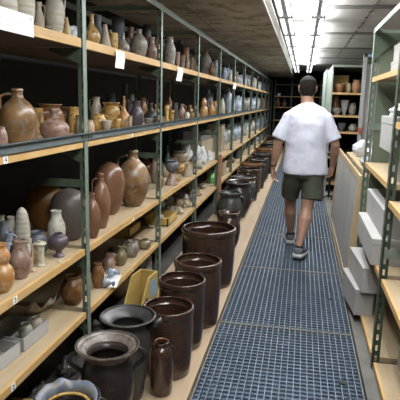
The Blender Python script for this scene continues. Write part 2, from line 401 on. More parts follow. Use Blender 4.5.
# ------------------------------------------------------------------ pottery
PR = {
 'bellarmine': [(.45, 0), (.52, .02), (.80, .18), (.98, .38), (1, .48), (.93, .60), (.70, .73), (.42, .81), (.31, .86), (.28, .93), (.33, .95), (.33, .97), (.29, 1)],
 'bottle': [(.55, 0), (.62, .03), (.90, .16), (1, .30), (.90, .45), (.55, .60), (.33, .70), (.25, .82), (.24, .93), (.31, .96), (.26, 1)],
 'longneck': [(.5, 0), (.85, .12), (1, .26), (.85, .42), (.45, .53), (.22, .62), (.17, .80), (.16, .96), (.20, .98), (.15, 1)],
 'jug': [(.58, 0), (.64, .03), (.90, .2), (1, .40), (.92, .56), (.66, .70), (.54, .78), (.53, .90), (.60, .97), (.58, 1)],
 'tall': [(.62, 0), (.74, .04), (.78, .08), (.95, .30), (1, .48), (.92, .64), (.70, .76), (.58, .84), (.56, .94), (.62, .98), (.58, 1)],
 'cylinder': [(.86, 0), (.90, .02), (.95, .1), (1, .5), (.97, .86), (.98, .92), (1.0, .95), (1.0, .99), (.97, 1)],
 'crock': [(.86, 0), (.89, .02), (.93, .15), (.98, .6), (.96, .86), (.955, .89), (1.0, .91), (1.02, .95), (1.0, .99), (.97, 1)],
 'jar': [(.55, 0), (.60, .03), (.85, .22), (1, .50), (.97, .68), (.82, .82), (.72, .87), (.80, .93), (.90, .97), (.88, 1)],
 'flare': [(.50, 0), (.54, .02), (.66, .2), (.80, .45), (.85, .62), (.80, .76), (.68, .84), (.66, .87), (.80, .93), (1.0, .985), (.99, 1)],
 'flare_tall': [(.48, 0), (.54, .02), (.62, .2), (.72, .45), (.80, .66), (.77, .80), (.66, .88), (.65, .905), (.80, .945), (1.0, .985), (.99, 1)],
 'squat': [(.55, 0), (.62, .03), (.92, .25), (1, .48), (.90, .72), (.68, .86), (.60, .92), (.68, .98), (.65, 1)],
 'goblet': [(.55, 0), (.58, .04), (.35, .12), (.30, .22), (.60, .34), (.95, .52), (1, .68), (.85, .82), (.50, .92), (.42, .97), (.45, 1)],
 'beaker': [(.85, 0), (.9, .03), (.75, .12), (.8, .3), (.85, .6), (.88, .9), (1, 1)],
 'albarello': [(.85, 0), (.9, .08), (.72, .2), (.7, .5), (.75, .75), (1, .86), (.8, .92), (.86, 1)],
 'ovoid': [(.35, 0), (.5, .02), (.82, .2), (1, .45), (.95, .65), (.7, .85), (.42, .95), (.25, .98), (.12, 1)],
 'shard': [(.50, 0), (.56, .03), (.80, .25), (1, .50), (.96, .68), (.72, .88), (.4, .97), (.1, 1)],
 'double': [(.55, 0), (.62, .03), (.92, .18), (1, .32), (.92, .46), (.62, .56), (.58, .60), (.72, .68), (.74, .76), (.55, .86), (.42, .93), (.48, 1)],
 'gourd': [(.3, 0), (.62, .06), (.92, .22), (1, .38), (.9, .56), (.62, .76), (.38, .88), (.3, .95), (.34, 1)],
 'bowl': [(.38, 0), (.42, .05), (.40, .12), (.70, .40), (.90, .72), (1, 1)],
 'cone': [(1, 0), (.98, .06), (.72, .4), (.45, .75), (.32, .95), (.30, 1)],
 'ribbed': [(.56, 0), (.66, .02), (.64, .05), (.74, .10), (.72, .13), (.84, .20), (.82, .23), (.94, .31), (.92, .34), (1, .45), (.96, .60), (.80, .72), (.52, .82), (.46, .88), (.50, .98), (.48, 1)],
 'canister': [(.82, 0), (.92, .03), (1, .2), (1, .70), (.96, .80), (.78, .88), (.64, .91), (.62, .93), (.70, .98), (.68, 1)],
 'wide': [(.55, 0), (.66, .02), (.90, .16), (1, .34), (.95, .48), (.70, .60), (.42, .68), (.30, .74), (.27, .86), (.33, .95), (.31, 1)],
 'dome': [(.4, 0), (.62, .08), (.86, .28), (1, .52), (.97, .70), (.80, .86), (.50, .95), (.22, .985), (.1, 1)],
 'candle': [(.8, 0), (.85, .03), (.6, .1), (.62, .5), (.7, .8), (1, .86), (.95, .92), (.5, .95), (.45, 1)],
}
def cat(pts, sub):
    if sub <= 1: return pts
    out = []
    P = [pts[0]]+list(pts)+[pts[-1]]
    for i in range(1, len(P)-2):
        p0, p1, p2, p3 = P[i-1:i+3]
        for k in range(sub):
            t = k/sub
            out.append(tuple(.5*((2*p1[j])+(-p0[j]+p2[j])*t+(2*p0[j]-5*p1[j]+4*p2[j]-p3[j])*t*t+(-p0[j]+3*p1[j]-3*p2[j]+p3[j])*t**3) for j in (0, 1)))
    out.append(pts[-1]); return out
OPEN = {'canister', 'cylinder', 'crock', 'jar', 'flare', 'flare_tall', 'beaker', 'bowl', 'squat', 'jug', 'tall'}
def lathe(b, pr, R, H, seg, shape, wall=.07, jag=0):
    closed = shape in ('ovoid', 'shard', 'dome')
    P = [(r*R, z*H) for r, z in pr]
    if not closed:
        if shape in OPEN:
            dn = [(max(.02*R, r-wall*R), z) for r, z in reversed(P) if z > .12*H]
            zz = .10*H
        else:
            dn = [(max(.02*R, r-wall*R), z) for r, z in reversed(P) if z > .8*H]; zz = .78*H
        P = P+dn+[(.5*dn[-1][0], zz)]
    v = []; f = []; n = len(P)
    for i, (r, z) in enumerate(P):
        for k in range(seg):
            a = 2*math.pi*k/seg
            zz = z
            if jag and z > .9*H: zz = z+jag*H*(noise.noise(Vector((math.cos(a)*2.2, math.sin(a)*2.2, 3.3))))
            v.append((r*math.cos(a), r*math.sin(a), zz))
    for i in range(n-1):
        for k in range(seg):
            a = i*seg+k; c_ = i*seg+(k+1) % seg; f.append((a, c_, c_+seg, a+seg))
    f += [tuple(reversed(range(seg))), tuple(range((n-1)*seg, n*seg))]
    b.add(v, f)
def rat(pr, z):
    for (r0, z0), (r1, z1) in zip(pr, pr[1:]):
        if z0 <= z <= z1 and z1 > z0: return r0+(r1-r0)*(z-z0)/(z1-z0)
    return pr[-1][0]
HZ = {'wide': (.86, .50), 'canister': (.88, .62), 'bellarmine': (.88, .62), 'bottle': (.86, .48), 'longneck': (.75, .42), 'jug': (.90, .50), 'tall': (.90, .55), 'cylinder': (.82, .30), 'jar': (.86, .60),
      'flare': (.92, .72), 'flare_tall': (.93, .80), 'squat': (.88, .50), 'ribbed': (.90, .58), 'double': (.80, .45), 'beaker': (.8, .3), 'gourd': (.9, .6), 'goblet': (.85, .6)}
def handle_mesh(shape, R, H, ang, thick=.075, out=None):
    pr = PR[shape]; zt, zb = HZ.get(shape, (.85, .5)); rt, rb_ = rat(pr, zt)*R, rat(pr, zb)*R
    ro = max(rt, rb_)+(out if out else .30)*R if rt > .8*R else max(rt+.42*R, rb_*.55+rt*.45+.28*R)
    pts = []
    ctl = [(rt-.03*R, zt*H), (rt+.25*(ro-rt), zt*H+.025*H), (ro*.95, zt*H-.02*H), (ro, (zt*.6+zb*.4)*H), (rb_+(ro-rb_)*.45, (zb+.06)*H), (rb_-.03*R, zb*H)]
    for r, z in cat(ctl, 3): pts.append((r*math.cos(ang), r*math.sin(ang), z))
    return MB().tube(pts, thick*R*(1 if R > .03 else 1.2), 8)
NAMES = {'bellarmine': 'stoneware_bottle', 'bottle': 'stoneware_bottle', 'longneck': 'long_necked_bottle', 'jug': 'stoneware_jug', 'tall': 'tall_jug', 'cylinder': 'cylindrical_jar',
         'crock': 'stoneware_crock', 'jar': 'storage_jar', 'flare': 'two_handled_jar', 'flare_tall': 'two_handled_jar', 'squat': 'squat_pot', 'goblet': 'goblet', 'beaker': 'beaker',
         'albarello': 'drug_jar', 'ovoid': 'ovoid_pot', 'shard': 'broken_vase', 'double': 'double_bodied_jug', 'gourd': 'gourd_bottle', 'bowl': 'bowl', 'cone': 'conical_pot', 'ribbed': 'ribbed_jug', 'canister': 'stoneware_jug', 'wide': 'squat_jug', 'dome': 'ovoid_pot', 'candle': 'candlestick'}
KIND = {k: v.replace('_', ' ') for k, v in NAMES.items()}
CATS = {'bellarmine': 'bottle', 'bottle': 'bottle', 'longneck': 'bottle', 'jug': 'jug', 'tall': 'jug', 'cylinder': 'jar', 'crock': 'crock', 'jar': 'jar', 'flare': 'jar', 'flare_tall': 'jar', 'squat': 'pot',
        'goblet': 'goblet', 'beaker': 'beaker', 'albarello': 'jar', 'ovoid': 'pot', 'shard': 'vase', 'double': 'jug', 'gourd': 'bottle', 'bowl': 'bowl', 'cone': 'pot', 'ribbed': 'jug', 'canister': 'jug', 'wide': 'jug', 'dome': 'pot', 'candle': 'candlestick'}
CACHE = {}
def side_ang(c, side):
    d = Vector((c[0], c[1])).normalized(); right = Vector((d.y, -d.x))
    v = {'R': right, 'L': -right, 'F': -d, 'B': d, 'FR': (right-d).normalized(), 'FL': (-right-d).normalized()}[side]
    return math.atan2(v.y, v.x)
def pot(c, R, H, shape, m_, side=None, seg=28, sub=3, name=None, tilt=None, jag=0, wall=.07):
    key = (shape, seg, sub)
    b = MB(); lathe(b, cat(PR[shape], sub), R, H, seg, shape, wall, jag)
    o = b.build(name or NAMES[shape], m_, None, True, loc=c)
    if tilt: o.rotation_euler = tilt
    for s in (side or '').split('+'):
        if s: handle_mesh(shape, R, H, side_ang(c, s), thick=.075 if shape not in ('flare', 'flare_tall') else .085).build('handle', m_, o, True)
    return o

# pots on the left rack: (px, y_top, width_px, setback, shape, material, handle side, description)
SH = [{}, {}, {}, {}]
SPEC = [[], [], [], []]
T, S2, S3, S4 = SPEC
# --- top shelf
T += [(1, -20, 30, .10, 'tall', 'cream', 'L', 'broad cream'),
 (20.5, -27, 26, .10, 'tall', 'cream', None, 'tall smooth cream'),
 (38.5, 2, 11, .13, 'jug', 'beige', 'R', 'small chipped beige'),
 (54, -13, 20, .06, 'ribbed', 'cream', 'R', 'ribbed cream'),
 (66, 17, 12, .08, 'cone', 'ochre', None, 'broken ochre'),
 (91.5, 14, 16, .08, 'bottle', 'ochre', 'B', 'ochre-brown glazed'),
 (97.5, 15, 13, .30, 'jug', 'slate', None, 'dark slate'),
 (105, 24, 13, .07, 'cone', 'beige', None, 'pale speckled'),
 (113.5, 33, 9, .12, 'cylinder', 'ochre', None, 'short ochre'),
 (118, 18, 13, .34, 'cylinder', 'slate', None, 'dark banded'),
 (123, 33, 12.5, .06, 'bottle', 'grey', 'L', 'glossy light grey'),
 (130.5, 27, 10, .26, 'jug', 'brown', None, 'shadowed brown'),
 (139, 29, 17, .07, 'bellarmine', 'grey', 'L', 'leaning bulbous grey'),
 (147, 25, 8.5, .28, 'cylinder', 'purple', None, 'purple-brown glossy'),
 (151.5, 37, 11, .08, 'jug', 'pinkgrey', 'R', 'ribbed pinkish grey'),
 (157, 40, 6, .25, 'cylinder', 'ochre', None, 'small yellow-brown'),
 (170, 37, 11.5, .06, 'tall', 'grey', 'L', 'tall slim pale grey'),
 (180.5, 40, 10, .34, 'squat', 'slate', None, 'dark lidded'),
 (177.7, 52, 5, .06, 'beaker', 'pinkgrey', None, 'narrow pinkish'),
 (182.5, 55, 5.5, .07, 'beaker', 'pinkgrey', None, 'small grey'),
 (186, 47, 6.5, .28, 'cylinder', 'terracotta', None, 'red-brown'),
 (187.5, 56.5, 5, .07, 'jug', 'grey', 'R', 'little grey'),
 (191.5, 57, 4.5, .12, 'beaker', 'brown', None, 'thin brown'),
 (195, 58, 5, .10, 'jug', 'beige', None, 'small buff'),
 (206, 49, 12.5, .12, 'bellarmine', 'grey', 'L', 'large pale grey'),
 (212, 62, 6, .08, 'jug', 'brown', 'R', 'small brown'),
 (216, 60, 6.5, .14, 'jug', 'bluegrey', None, 'bluish'),
 (224.5, 67, 5, .08, 'tall', 'bluegrey', 'L', 'slim blue-grey'),
 (229, 64, 6, .25, 'bellarmine', 'paleblue', None, 'bulbous pale blue'),
 (230, 73, 5, .06, 'jug', 'creamwhite', None, 'small cream')]
T += [(128.5, 38, 6, .18, 'beaker', 'grey', None, 'shadowed narrow grey'), (134, 36, 6, .40, 'jug', 'brown', None, 'dim brown'), (110, 30, 7, .28, 'tall', 'pinkgrey', None, 'slim pinkish-grey'),
 (75, 26, 6, .22, 'beaker', 'grey', None, 'small dull grey'), (173, 50, 5, .20, 'beaker', 'brown', None, 'shaded brown')]
# --- second shelf
S2 += [(1, 127, 12, .06, 'squat', 'pinkgrey', None, 'round grey-red'),
 (17, 88.5, 36, .08, 'bellarmine', 'mottled', 'L', 'large bulbous mottled brown'),
 (37, 108, 12, .38, 'cylinder', 'ochre', None, 'yellow-brown'),
 (54, 109, 29, .07, 'wide', 'pinkgrey', 'L', 'wide low reddish-grey'),
 (50, 104, 26, .30, 'jar', 'brown', None, 'wide-mouthed olive'),
 (65, 107, 13, .30, 'jar', 'brown', None, 'plain brown'),
 (74, 107, 12, .26, 'cylinder', 'ochre', None, 'flat ochre'),
 (78, 115, 9, .08, 'jug', 'olive', 'R', 'small greenish-brown'),
 (96, 97, 12, .30, 'tall', 'beige', 'L', 'two-necked buff'),
 (90, 120, 9, .06, 'squat', 'peach', None, 'small peach'),
 (99, 114, 16, .09, 'squat', 'ochre', 'R', 'lipped yellow-brown'),
 (106.5, 120.5, 10, .05, 'bowl', 'beige', None, 'small greenish-buff'),
 (111, 102.5, 19, .16, 'jar', 'ochre', 'R', 'big wide-rimmed ochre-grey'),
 (111, 93.5, 9, .46, 'cylinder', 'darkgrey', None, 'dark cylindrical'),
 (124, 96, 14, .08, 'longneck', 'orange_glaze', None, 'orange narrow-necked'),
 (125, 84, 9, .46, 'jug', 'darkgrey', None, 'tall dark'),
 (132, 94, 7, .40, 'tall', 'grey', None, 'slim grey'),
 (136.5, 101, 15, .09, 'jug', 'purple', 'L', 'dark purple glossy'),
 (143, 97.5, 9, .34, 'tall', 'brown', 'R', 'dim brown'),
 (151, 103, 14.5, .14, 'bottle', 'darkgrey', None, 'squat dark ribbed'),
 (149, 118.5, 11, .05, 'bowl', 'grey', None, 'flat grey'),
 (156.5, 104, 7, .30, 'jug', 'ochre', None, 'shaded ochre'),
 (169.5, 85, 9.5, .34, 'longneck', 'brown', None, 'slender-necked brown'),
 (166.8, 105, 5.6, .06, 'albarello', 'ochre', None, 'white-topped yellow'),
 (171.8, 110, 5.5, .05, 'albarello', 'ochre', None, 'short yellowish'),
 (175, 103, 6.5, .13, 'cylinder', 'darkgrey', None, 'speckled grey'),
 (182, 104, 7.5, .10, 'jug', 'pinkgrey', 'R', 'pinkish-brown'),
 (187, 112, 6, .05, 'squat', 'creamwhite', None, 'small whitish'),
 (190, 105, 7, .16, 'jug', 'brown', 'L', 'mottled brown'),
 (195, 104, 5, .10, 'tall', 'brown', None, 'slim brown'),
 (204, 98, 8, .10, 'double', 'orange_glaze', None, 'orange and white banded'),
 (209, 90, 9, .36, 'bellarmine', 'paleblue', 'R', 'blue-and-white'),
 (211.5, 102, 7, .10, 'jug', 'orange_glaze', 'R', 'bright orange'),
 (215.5, 101, 5, .12, 'squat', 'orange_glaze', None, 'orange-brown'),
 (222.5, 98, 6.5, .10, 'gourd', 'creamwhite', None, 'cream bell-shaped'),
 (229, 88, 9, .12, 'bellarmine', 'paleblue', 'L', 'large silvery blue')]
S2 += [(84, 122, 7, .22, 'squat', 'grey', None, 'small dull grey'), (117.5, 119, 7, .06, 'bowl', 'ochre', None, 'small yellow'), (130, 116, 5, .05, 'beaker', 'tan', None, 'little tan'),
 (159, 112, 6, .10, 'jug', 'pinkgrey', None, 'little pinkish'), (178, 112, 4.5, .22, 'squat', 'tan', None, 'tiny tan'), (192, 112, 4.5, .05, 'squat', 'ochre', None, 'tiny ochre'),
 (62, 118, 9, .24, 'jug', 'ochre', None, 'half-hidden ochre'), (33, 116, 8, .20, 'jug', 'pinkgrey', None, 'half-hidden pinkish'), (140, 112, 6, .20, 'squat', 'olive', None, 'small olive')]
# --- third shelf
S3 += [(3, 244, 24, .03, 'double', 'orange_glaze', 'L', 'orange and cream double-bodied'),
 (20.5, 240, 23, .06, 'jug', 'pinkgrey', 'R', 'pinkish-brown wide-necked'),
 (10.5, 216, 12, .24, 'tall', 'creamwhite', None, 'small pale cream'),
 (4, 221, 12, .20, 'squat', 'slate', None, 'dark blue'),
 (1, 215, 11, .36, 'tall', 'creamwhite', None, 'whitish'),
 (9, 232, 13, .12, 'jug', 'bluegrey', 'R', 'broken blue-grey'),
 (21.5, 207, 15, .14, 'shard', 'cream', None, 'pale leaf-shaped broken'),
 (45, 184, 40, .18, 'dome', 'amber', None, 'huge orange-brown'),
 (37, 231, 20, .13, 'squat', 'slate', None, 'open-mouthed grey'),
 (32, 244, 10, .10, 'jug', 'orange_glaze', None, 'small orange'),
 (41, 241, 12, .055, 'candle', 'creamwhite', 'L', 'narrow cream'),
 (56, 210, 18, .10, 'tall', 'creamwhite', None, 'tall yellowish-cream'),
 (59, 233, 20, .055, 'goblet', 'purple', None, 'dark purple footed'),
 (79, 189, 38, .10, 'dome', 'clayblack', None, 'huge dark grey-brown'),
 (93, 193, 16, .10, 'bellarmine', 'redbrown', None, 'dark red-brown'),
 (101.5, 173, 19, .17, 'bellarmine', 'redbrown', 'L', 'glossy brown long-bodied'),
 (109.5, 162, 31, .33, 'dome', 'redbrown', None, 'large tilted reddish-brown'),
 (137, 150, 33, .22, 'bellarmine', 'mottled', 'L', 'big mottled brown and grey'),
 (145, 154, 20, .44, 'bottle', 'brown', None, 'brown bottle-shaped'),
 (155.5, 156, 11, .20, 'tall', 'pinkgrey', None, 'tall shadowed brown'),
 (171.5, 172, 14, .06, 'cone', 'pinkgrey', None, 'grey-brown conical'),
 (167.5, 145, 7, .36, 'bottle', 'greenglaze', None, 'dark green'),
 (180, 151, 16, .30, 'jar', 'tan', None, 'flared tan'),
 (180, 163, 10, .13, 'squat', 'ochre', None, 'ribbed ochre'),
 (188, 164, 12, .12, 'cone', 'tan', None, 'broad tan'),
 (173, 158, 11, .26, 'squat', 'brown', None, 'dim brown'),
 ]
S3 += [(29, 238, 8, .16, 'tall', 'creamwhite', None, 'half-hidden cream'), (66, 240, 9, .14, 'squat', 'pinkgrey', None, 'small shaded pinkish'), (13, 245, 9, .10, 'squat', 'slate', None, 'small slate'),
 (165, 166, 8, .22, 'squat', 'tan', None, 'small tan'), (178.5, 178, 6, .04, 'bowl', 'ochre', None, 'tiny ochre'), (193, 160, 8, .22, 'jar', 'ochre', None, 'wide yellowish'), (160, 172, 8, .10, 'jug', 'brown', None, 'small brown')]
# --- lowest shelf
S4 += [(79, 276, 24, .16, 'squat', 'brown', None, 'dark brown round'),
 (98, 263, 13, .10, 'squat', 'brown', None, 'rounded rust-brown'),
 (108.5, 253, 14, .20, 'jug', 'pinkgrey', 'R', 'dull brown'),
 (121, 246, 12.5, .14, 'jug', 'olive', 'R', 'olive-brown necked'),
 (132, 240.5, 14, .14, 'squat', 'grey', 'L', 'round light grey'),
 (138, 232, 9, .34, 'jug', 'slate', None, 'shadowed grey'),
 (144.5, 239, 13, .10, 'squat', 'olive', None, 'low brown'),
 (184.5, 197, 10, .30, 'squat', 'terracotta', None, 'orange-tan'),
 (192, 196, 7, .12, 'jug', 'grey', None, 'dull grey'),
 (198, 190, 6, .20, 'squat', 'beige', None, 'pale buff'),
 (176, 203, 8, .34, 'squat', 'slate', None, 'dim slate'),
 (187, 205, 6, .08, 'bowl', 'white', None, 'little white')]
S4 += [(112, 262, 7, .24, 'squat', 'slate', None, 'small dim slate'), (127, 252, 7, .26, 'jug', 'brown', None, 'dim brown'), (151, 236, 7, .16, 'squat', 'tan', None, 'small tan'), (103, 268, 7, .18, 'beaker', 'grey', None, 'narrow grey'),
 (168, 206, 9, .36, 'jug', 'tan', None, 'shaded tan'), (198, 186, 7, .16, 'jar', 'peach', None, 'small peach'), (203, 184, 6, .10, 'squat', 'grey', None, 'small ash-grey'), (88, 284, 9, .22, 'jug', 'darkgrey', None, 'dark dim')]
# further bays: rows of blue-grey stoneware
rr = random.Random(3)
for bay in range(4, NB):
    for s in range(4):
        npot = (5, 5, 4, 4)[s]
        for k in range(npot):
            yy = Y0+bay*DY+.12+(DY-.24)*(k+.5)/npot+rr.uniform(-.03, .03)
            if bay == 4 and s < 2 and k < 3: continue
            if bay == 4 and s == 2 and k < 2: continue
            sb = rr.choice((.10, .14, .2))
            h = (rr.uniform(.22, .30), rr.uniform(.22, .33), rr.uniform(.2, .33), rr.uniform(.14, .22))[s]
            R_ = h*rr.uniform(.30, .42); R_ = min(R_, .11)
            last = bay >= 9 and s == 1
            mt = rr.choice(['bluegrey', 'paleblue', 'bluegrey', 'paleblue', 'grey', 'creamwhite'] if not last else ['terracotta', 'brown', 'peach', 'grey'])
            if s == 3: mt = rr.choice(['bluegrey', 'slate', 'grey', 'brown', 'paleblue'])
            shp = rr.choice(['bellarmine', 'jug', 'tall', 'bottle', 'ribbed', 'squat'])
            desc = {'bluegrey': 'mid blue-grey', 'paleblue': 'pale blue and white', 'grey': 'grey', 'creamwhite': 'cream', 'terracotta': 'rust-coloured', 'brown': 'brown', 'peach': 'peach-coloured', 'slate': 'slate-dark'}[mt]
            SPEC[s].append(('W', yy, sb, h, R_, shp, mt, rr.choice(['L', 'R', None]), desc))
BASE = {(2, 3): 294, (2, 20.5): 280, (2, 41): 267, (2, 59): 258, (2, 93): 239, (2, 101.5): 229, (2, 109.5): 216, (2, 79): 243, (2, 137): 207.5, (2, 171.5): 186, (2, 188): 177,
        (3, 98): 289, (3, 108.5): 272, (3, 121): 266, (3, 132): 258, (3, 144.5): 250, (3, 79): 307}
SNAME = ('top', 'second', 'third', 'lowest')
STACK = []
for s in range(4):
    items = []
    for e in SPEC[s]:
        if e[0] == 'W':
            _, yy, sb, h, R_, shp, mt, sd, desc = e
            items.append(dict(c=[AX-sb-R_, yy], R=R_, H=h, shp=shp, m=mt, sd=sd, d=desc, far=True, ray=None))
        else:
            px, yt, wpx, sb, shp, mt, sd, desc = e
            items.append(dict(px=px, yt=yt, w=wpx, sb=sb, shp=shp, m=mt, sd=sd, d=desc, far=False))
    placed = []
    if s == 2: placed += [(at(187, 168, X=AX-.37).x, at(187, 168, X=AX-.37).y, .10), (at(200, 160, X=AX-.14).x, at(200, 160, X=AX-.14).y, .11)]
    for q in items:
        if q['far'] or (s, q['px']) not in BASE: continue
        fp = at(q['px'], BASE[(s, q['px'])], Z=ZS[s]); dr = Vector((fp.x, fp.y, 0)).normalized(); R_ = .05; rf = PR[q['shp']][1][0]
        for _ in range(6):
            cc = fp+dr*R_*rf; R_ = q['w']/2*depth((cc.x, cc.y, ZS[s]+.1))/F
        cc.x = min(cc.x, AX-R_-(.056 if min(abs(cc.y-Y0-i_*DY) for i_ in range(4)) < R_+.04 else .002))
        q['c'] = [cc.x, cc.y]; q['R'] = R_; q['H'] = at(q['px'], q['yt'], Y=cc.y).z-ZS[s]; placed.append((cc.x, cc.y, R_))
    items.sort(key=lambda q: (q['far'], q.get('sb', 0)))
    def solve(q, sb):
        # centre lies sb+R behind the front plane, on the ray through (px, y_top)
        R_ = .05; yh = min(max(q['yt'], -40), 400)
        for _ in range(8):
            X = AX-sb-R_; p = at(q['px'], yh, X=X); d = depth((p.x, p.y, ZS[s]+.5*(p.z-ZS[s]))); R_ = q['w']/2*d/F
        return p, R_
    for q in items:
        if 'c' in q and not q['far']: continue
        if not q['far']:
            ok = False
            for t_ in range(130):
                sb = q['sb']+(.006*((t_+1)//2))*(1 if t_ % 2 else -1)*1.0
                if sb < .012: continue
                p, R_ = solve(q, sb)
                if AX-sb-2*R_ < XB+.03: continue
                if all(math.hypot(p.x-cx, p.y-cy) >= cr+R_+.001 for cx, cy, cr in placed): ok = True; break
            if ok and abs(sb-q['sb']) > .06: print('SLID', s, q['d'], q['px'], q['sb'], round(sb, 2))
            if not ok:
                p, R_ = solve(q, q['sb']); best = (p, R_*.6)
                for t_ in range(60):
                    sb2 = q['sb']+t_*.01; pp, r2 = solve(q, sb2)
                    lim = min([math.hypot(pp.x-cx, pp.y-cy)-cr for cx, cy, cr in placed]+[r2])-.001
                    lim = min(lim, pp.x-XB+.08)
                    if t_ == 0 or lim > best[1]: best = (pp, lim)
                p, r_old = best[0], R_; R_ = best[1]; print('SHRUNK', s, q['d'], q['px'], round(solve(q, q['sb'])[1], 3), round(R_, 3))
                if R_ < .012: print('DROP', s, q['d']); continue
            q['c'] = [p.x, p.y]; q['R'] = R_; q['H'] = max(.03, p.z-ZS[s]-(.002 if s != 1 else .0))
            placed.append((p.x, p.y, R_))
        else:
            for _ in range(20):
                if all(math.hypot(q['c'][0]-cx, q['c'][1]-cy) >= cr+q['R'] for cx, cy, cr in placed): break
                q['R'] *= .93
            placed.append((*q['c'], q['R']))
    items = [q for q in items if 'c' in q]
    # keep clear of the brackets between bays, then name each by its place
    cnt = {}
    for q in sorted(items, key=lambda q: q['c'][1]):
        bay = int(math.floor((q['c'][1]-Y0)/DY))+1
        for i in range(-1, NB+1):
            yp = Y0+i*DY
            g = abs(q['c'][1]-yp)-q['R']
            if g < .03 and q['c'][0]+q['R'] > AX-.06: 
                q['c'][0] -= .05-(AX-(q['c'][0]+q['R'])) if AX-(q['c'][0]+q['R']) < .05 else 0
        k = cnt.get(bay, 0); cnt[bay] = k+1
        near = q['c'][1] < 7
        kd = KIND[q['shp']]
        if kd == 'stoneware bottle' and 'bottle-shaped' in q['d']: kd = 'vessel'
        o = pot((*q['c'], ZS[s]+.0008), q['R'], q['H'], q['shp'], q['m'], q['sd'], seg=32 if near else 16, sub=3 if near else 2)
        tag(o, f"{q['d']} {kd}, {ordn(k)} along the {SNAME[s]} shelf in the {ordn(bay)} bay", CATS[q['shp']],
            f"pots on the {SNAME[s]} shelf of the left rack")
        q['o'] = o; q['bay'] = bay
        if q['d'] == 'large tilted reddish-brown': o.rotation_euler = (0, 0, 0)
        if q['d'] == 'grey-brown conical': STACK.append(q)
# blue jar standing on the cone pot
q = STACK[0]; zt = ZS[2]+q['H']+.001
p = at(170, 160, Y=q['c'][1]); o = pot((q['c'][0], q['c'][1], zt), q['R']*.95, p.z-zt, 'jar', 'slate', None)
tag(o, 'slate-blue jar stacked on top of the grey-brown conical pot, third shelf', 'jar')

# ------------------------------------------------------------------ loose things on the left rack
def onboard(px, py, s): return at(px, py, Z=ZS[s])
def tray(name, c, rot, L, W, H, t_, m_in, label, cat_, m_out=None, back=None):
    """open box, long side L along local Y"""
    b = MB(); hb = back or H
    b.box((-W/2, -L/2, 0), (W/2, L/2, t_)); b.box((-W/2, -L/2, 0), (-W/2+t_, L/2, hb)); b.box((W/2-t_, -L/2, 0), (W/2, L/2, H))
    b.box((-W/2, -L/2, 0), (W/2, -L/2+t_, H)); b.box((-W/2, L/2-t_, 0), (W/2, L/2, H))
    o = b.build(name, m_out or m_in, loc=c, rot=(0, 0, rot)); tag(o, label, cat_); return o
zb = ZS[3]+.001
# two low cartons on the near lowest shelf; front faces run along the shelf
a = at(24, 352, Z=zb); e = at(49, 331, Z=zb)
tray('cardboard_tray', ((a.x+e.x)/2-.10, (a.y+e.y)/2, zb), math.atan2(-(e.x-a.x), e.y-a.y), (e-a).length, .20, .062, .003, 'carton', 'grey cardboard tray holding two small pots, lowest shelf in the front bay', 'cardboard tray')
tc1 = ((a.x+e.x)/2-.10, (a.y+e.y)/2)
a2 = at(-14, 382, Z=zb); e2 = at(22.5, 354, Z=zb)
tray('cardboard_tray', ((a2.x+e2.x)/2-.10, (a2.y+e2.y)/2, zb), math.atan2(-(e2.x-a2.x), e2.y-a2.y), (e2-a2).length-.01, .20, .062, .003, 'carton', 'grey cardboard tray of loose sherds, at the left edge of the lowest shelf', 'cardboard tray')
tc2 = ((a2.x+e2.x)/2-.10, (a2.y+e2.y)/2)
for (px, py, w_, h_, m_, lb) in ((36.5, 318.5, 13, .075, 'beige', 'small ring-mouthed buff pot in the grey cardboard tray'), (25.5, 325, 14, .075, 'grey', 'small wide-mouthed grey pot in the grey cardboard tray')):
    p = at(px, py, Z=zb+.07); d = depth(p); o = pot((p.x, p.y, zb+.004), w_/2*d/F, h_, 'squat', m_); tag(o, lb, 'pot', 'pots in the cardboard tray')
def sherd(c, r, arc, h, m_, rot, label, name='pottery_sherd', curve=.5):
    """curved wall fragment of a pot with real thickness"""
    b = MB(); n = 12; v = []; f = []
    for i in range(n+1):
        a = -arc/2+arc*i/n; hh = h*(.75+.25*math.sin(i*1.3+r*50))
        for (rr_, z) in ((r, 0), (r*1.0+curve*h*.4, hh), (r*1.0+curve*h*.4-.006, hh), (r-.006, 0)):
            v.append((rr_*math.cos(a)-r, rr_*math.sin(a), z))
    for i in range(n):
        for k in range(4): f.append((i*4+k, i*4+(k+1) % 4, i*4+4+(k+1) % 4, i*4+4+k))
    f += [(0, 3, 2, 1), (n*4, n*4+1, n*4+2, n*4+3)]
    b.add(v, f); o = b.build(name, m_, None, True, loc=c, rot=rot); tag(o, label, 'sherd'); return o
sherd((tc2[0]+.02, tc2[1]+.09, zb+.012), .045, 1.4, .06, 'grey', (0, -.5, .4), 'grey curved sherd standing in the left-edge cardboard tray')
sherd((tc2[0]-.02, tc2[1]-.04, zb+.01), .05, 1.8, .07, 'slate', (0, -.3, 2.4), 'dark curved sherd in the left-edge cardboard tray')
sherd((tc2[0]+.01, tc2[1]+.02, zb+.012), .04, 1.3, .045, 'beige', (0, -.6, 1.2), 'small pale sherd in the left-edge cardboard tray')
# large curved white sherd at the back of the lowest shelf
p = at(47, 313, Z=zb); o = sherd((p.x-.03, p.y, zb+.004), .12, 1.5, .10, 'creamwhite', (0, .25, -.3), 'large curved white bowl fragment on the lowest shelf, front bay', curve=.9)
